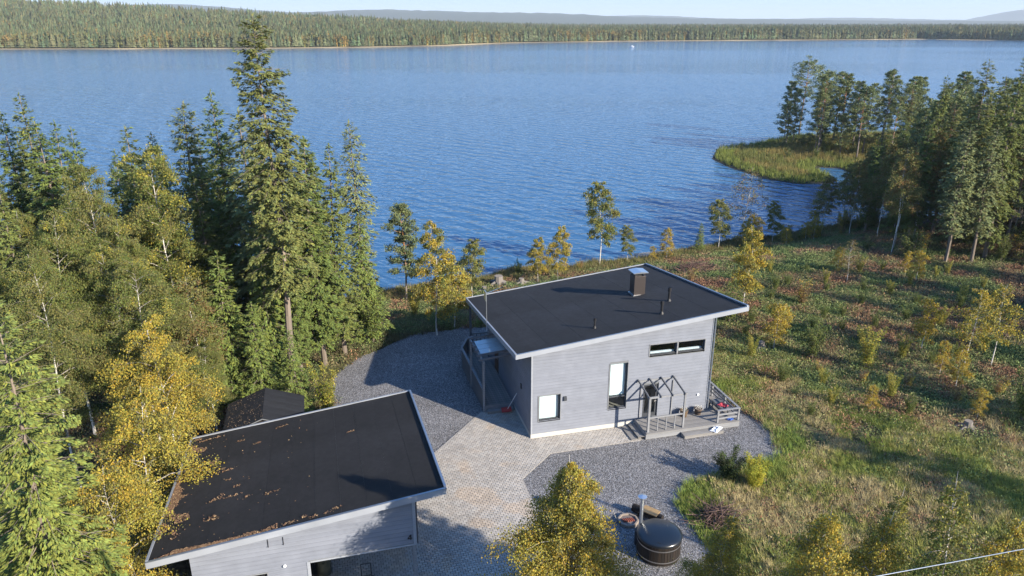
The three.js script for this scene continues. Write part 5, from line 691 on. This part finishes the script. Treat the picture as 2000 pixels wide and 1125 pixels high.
// pines on the reed point
grow('p', 'pineD', 55.3, -151, 12.9, 'bushy pine cluster at the tip of the reed point'); grow('p', 'pineB', 64.5, -168.7, 16.2, 'tall flat topped pine rising behind the reed point');
for (const [k, x, z, h] of [['pineA', 57.8, -141, 14.6], ['pineB', 60.2, -146, 14.5], ['pineD', 63.6, -145.2, 14], ['pineA', 63.8, -137.6, 13], ['pineD', 66.4, -141, 13], ['pineA', 70.6, -142.6, 15], ['pineB', 73.6, -140, 13], ['pineD', 76.5, -146, 13.5], ['pineA', 69.5, -136.5, 11.5], ['pineD', 60.0, -160, 11], ['pineA', 78.5, -137.5, 13.5], ['pineD', 84, -142, 14], ['pineA', 90, -138, 14], ['spruceC', 72, -136.5, 12], ['pineD', 96, -142, 14], ['pineA', 54.0, -148.6, 9], ['spruceB', 82, -134, 14], ['spruceA', 92, -131, 14.5], ['pineD', 58.5, -144, 11], ['pineD', 62, -150, 12], ['pineD', 67, -147, 12.5], ['pineA', 74, -150, 14], ['pineD', 80, -150, 13], ['pineA', 66.5, -155, 14], ['pineD', 88, -150, 14], ['pineD', 61.5, -139.5, 8], ['pineD', 75, -135.5, 9]]) grow(k[0] === 'p' ? 'p' : 's', k, x, z, h, k[0] === 'p' ? 'pine in the grove on the reed point' : 'dark spruce in the grove on the reed point', k[0] === 'p' ? 'pines on the reed point' : 'spruces on the reed point');
for (const [k, x, z, h] of [['bushGreen', 56.5, -138, 2.6], ['bushGreen', 60, -142, 3], ['bushDark', 51.5, -138.5, 2.2], ['bushDark', 64, -140, 2.6], ['bushGreen', 68.5, -138.6, 3], ['bushYellow', 73, -137.4, 3], ['bushDark', 58, -148, 2.8], ['bushGreen', 63.5, -152, 3.2], ['bushDark', 53, -146.5, 2.4], ['bushGreen', 78, -135, 3.2]]) grow('u', k, x, z, h, 'bush among the pines of the reed point', 'bushes on the reed point');
// near birches along the bottom edge
grow('b', 'birchNear', 1.95, -19.8, 9.5, 'big golden birch in front of the paving at the bottom', undefined, 0.5);
grow('b', 'birchNearGold', 7.1, -20.2, 7.2, 'golden birch at the bottom right of the hot tub');
grow('b', 'birchNearGold', 8.0, -15.2, 11, 'broad olive gold birch at the bottom, left of the cable', undefined, 1.7); grow('b', 'birchNearGold', 9.6, -16.0, 10.4, 'olive gold birch at the bottom beside the broad one', undefined, 4);
grow('b', 'birchNearThin', 10.6, -14.8, 12, 'thin green birch at the bottom right, crossed by the cable', undefined, 2); grow('b', 'birchNearThin', 11.2, -18.2, 9.6, 'slight olive birch left of the thin green one at the bottom', undefined, 5); grow('b', 'birchNearGold', 9.2, -18.4, 8.4, 'low olive gold birch between the tub birch and the broad one', undefined, 6); grow('b', 'birchNearGold', 12.6, -15.4, 10.6, 'golden birch cut by the right edge at the bottom', undefined, 3);
// trees beyond the right edge whose shadows fall across the clearing
for (const [k, x, z, h] of [['spruceA', 52, -40, 17], ['spruceB', 56, -46, 18], ['spruceC', 50, -48, 13], ['spruceA', 58, -54, 11], ['spruceB', 60, -38, 17], ['spruceA', 54, -33, 16], ['spruceC', 47.5, -54, 9], ['spruceB', 51, -60, 9], ['spruceA', 62, -62, 11], ['spruceC', 64, -48, 14]]) grow('s', k, x, z, h, 'spruce beyond the right edge that shades the clearing', 'spruces beyond the right edge');
for (const [k, x, z, h] of [['birchOlive', 36, -22, 11], ['birchOlive', 43, -29, 12], ['birchOliveB', 27, -14, 8]]) grow('b', k, x, z, h, 'birch beyond the right edge that shades the grass', 'birches beyond the right edge');

// ---------------------------------------------------------------- ground cover
{
  const blade = (seed, n, hgt, spread, w) => { const r = rng(seed), g = new GB(); for (let i = 0; i < n; i++) { const a = r() * 6.283, q = 0.12 * r(), b = V(Math.cos(a) * q, 0, Math.sin(a) * q), h = hgt * (0.6 + 0.6 * r()), e = b.clone().add(V(Math.cos(a) * spread * r(), h, Math.sin(a) * spread * r())), s = V(-Math.sin(a + r()), 0, Math.cos(a + r())).multiplyScalar(w), k = 0.75 + 0.5 * r(); g.tri(b.clone().sub(s), b.clone().add(s), e, [k, k, k]); } return g.geo(); };
  const leafy = (seed, n, R, H, l) => { const r = rng(seed), g = new GB(); for (let i = 0; i < n; i++) { const a = r() * 6.283, q = R * Math.sqrt(r()), p = V(Math.cos(a) * q, H * (0.15 + 0.85 * r()) * (1 - 0.5 * q / R), Math.sin(a) * q), k = 0.7 + 0.6 * r(); kite(g, p, V(r() - 0.5, r() - 0.3, r() - 0.5).normalize(), V(r() - 0.5, 0.8, r() - 0.5).normalize(), l * (0.7 + 0.6 * r()), l * 0.3, [k, k, k]); } return g.geo(); };
  const clear = (x, z) => { if (polyDist(GRAVEL, x, z) > 0.15 || polyDist(PAVING, x, z) > -0.1) return false; const [u, v] = HA.inv(x, z); if (u > -2.2 && u < 12.1 && v > -1.9 && v < 13.6) return false; const [a, b] = GA.inv(x, z); if (a > 1.2 && a < 10 && b > 0 && b < 10.5) return false; return z - shoreAt(x) > 0.4 || polyDist(POINT, x, z) > 0.3; };
  const m4 = new THREE.Matrix4(), q = new THREE.Quaternion(), e = new THREE.Euler(), mat = std({ vertexColors: true, roughness: 1 });
  const scatter = (name, label, cat, geo, n, seed, where, size, color, mt = mat) => { const r = rng(seed), list = []; for (let i = 0; i < n; i++) { const p = where(r); if (!p || !clear(p[0], p[1])) continue; list.push(p); } const im = new THREE.InstancedMesh(geo, mt, list.length); list.forEach(([x, z], i) => { const s = size(x, z, r); m4.compose(V(x, ground(x, z) - 0.02, z), q.setFromEuler(e.set((r() - 0.5) * 0.3, r() * 6.28, (r() - 0.5) * 0.3)), V(s, s * (0.8 + 0.5 * r()), s)); im.setMatrixAt(i, m4); im.setColorAt(i, lin(...color(x, z, r))); }); im.name = name; im.castShadow = im.receiveShadow = true; stuff(im, label, cat); scene.add(im); };
  const n1 = (x, z) => fbm(x * 0.12 + 40, z * 0.12, 4), n2 = (x, z) => fbm(x * 0.45, z * 0.45 + 20, 3), n3 = (x, z) => fbm(x * 0.3 + 70, z * 0.3, 3);
  const near = (r) => { const t = Math.pow(r(), 0.7); return [lerp(6, 40, r()), lerp(-20, -60, t)]; };
  scatter('meadow_grass', 'tufted green and straw coloured grass of the clearing', 'grass', blade(1, 12, 0.34, 0.30, 0.012), 90000, 3, (r) => { const p = near(r); return n3(...p) + 0.1 * r() > 0.40 && r() > 0.75 * sstep(16, 24, p[0] + 0.9 * (-42 - p[1])) ? p : null; }, (x, z, r) => 0.55 + 0.7 * r(), (x, z, r) => { const d = n2(x, z) + 0.25 * (r() - 0.5), k = 0.8 + 0.4 * r(); const g = sstep(14, 30, x); return d > 0.52 ? [0.52 * k, 0.43 * k, 0.22 * k] : d > 0.40 ? [0.37 * k, 0.36 * k, 0.10 * k] : [0.23 * k, 0.28 * k, 0.06 * k]; });
  scatter('heath_cover', 'rust brown and green dwarf shrubs of heather and bilberry', 'ground cover', leafy(2, 34, 0.32, 0.34, 0.085), 90000, 5, (r) => { const a = r(); const p = a < 0.5 ? [lerp(12, 60, r()), lerp(-38, -90, r())] : a < 0.78 ? [lerp(-14, 34, r()), lerp(-51, -84, r())] : a < 0.9 ? [lerp(-45, -9, r()), lerp(-34, -66, r())] : near(r); return n1(...p) + 0.25 * r() > 0.40 ? p : null; }, (x, z, r) => 0.6 + 0.9 * r(), (x, z, r) => { const d = n2(x + 50, z) + 0.3 * (r() - 0.5), k = 0.7 + 0.6 * r(); return d > 0.64 ? [0.22 * k, 0.115 * k, 0.065 * k] : d > 0.54 ? [0.21 * k, 0.165 * k, 0.085 * k] : d > 0.46 ? [0.19 * k, 0.19 * k, 0.07 * k] : [0.12 * k, 0.16 * k, 0.05 * k]; });
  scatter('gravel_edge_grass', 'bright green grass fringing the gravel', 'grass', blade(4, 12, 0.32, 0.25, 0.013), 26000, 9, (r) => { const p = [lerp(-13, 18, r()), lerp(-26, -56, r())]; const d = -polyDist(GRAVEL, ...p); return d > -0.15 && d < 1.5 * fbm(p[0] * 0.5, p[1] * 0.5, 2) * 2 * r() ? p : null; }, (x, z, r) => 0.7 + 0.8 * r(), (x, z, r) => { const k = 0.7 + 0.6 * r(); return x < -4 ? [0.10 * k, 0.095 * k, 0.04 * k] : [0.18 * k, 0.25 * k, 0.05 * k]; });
  scatter('reed_bed', 'yellow green sedge and reeds covering the low point in the lake', 'reeds', blade(6, 10, 1.0, 0.4, 0.03), 26000, 11, (r) => { const p = [lerp(36, 100, r()), lerp(-115, -178, r())]; return polyDist(POINT, ...p) > 0.2 ? p : null; }, (x, z, r) => 0.6 + 0.5 * r(), (x, z, r) => { const d = polyDist(POINT, x, z), k = 0.75 + 0.5 * r(), t = n2(x, z); return d < 3.5 ? [0.17 * k, 0.20 * k, 0.045 * k] : t > 0.5 ? [0.22 * k, 0.18 * k, 0.06 * k] : [0.15 * k, 0.16 * k, 0.045 * k]; });
  scatter('shore_sedge', 'green sedge along the near shore of the lake', 'grass', blade(8, 10, 0.7, 0.35, 0.025), 12000, 13, (r) => { const x = lerp(-20, 50, r()), z = shoreAt(x) + 4.5 * r() * r(); return [x, z]; }, (x, z, r) => 0.6 + 0.6 * r(), (x, z, r) => { const k = 0.7 + 0.6 * r(); return r() < 0.5 ? [0.14 * k, 0.15 * k, 0.045 * k] : [0.19 * k, 0.15 * k, 0.07 * k]; });
}
{ // look-alikes in a wood are told apart by their order from the left as one looks at the lake
  const ord = ['first', 'second', 'third', 'fourth', 'fifth', 'sixth', 'seventh', 'eighth', 'ninth', 'tenth', 'eleventh', 'twelfth', 'thirteenth', 'fourteenth', 'fifteenth', 'sixteenth', 'seventeenth', 'eighteenth', 'nineteenth', 'twentieth'], groups = {};
  for (const o of scene.children) if (o.userData.group && !o.userData.group.includes('beyond')) (groups[o.userData.group] ??= []).push(o);
  const n = (i) => (i < 20 ? ord[i] : (i < 29 ? 'twenty-' : i === 29 ? '' : i < 39 ? 'thirty-' : i === 39 ? '' : 'forty-') + (i === 29 ? 'thirtieth' : i === 39 ? 'fortieth' : ord[i % 10]));
  for (const list of Object.values(groups)) { list.sort((a, b) => a.position.x / -a.position.z - b.position.x / -b.position.z); list.forEach((o, i) => { o.userData.label += `, ${n(i)} from the left`; }); }
}
shade(scene);
renderer.render(scene, camera);
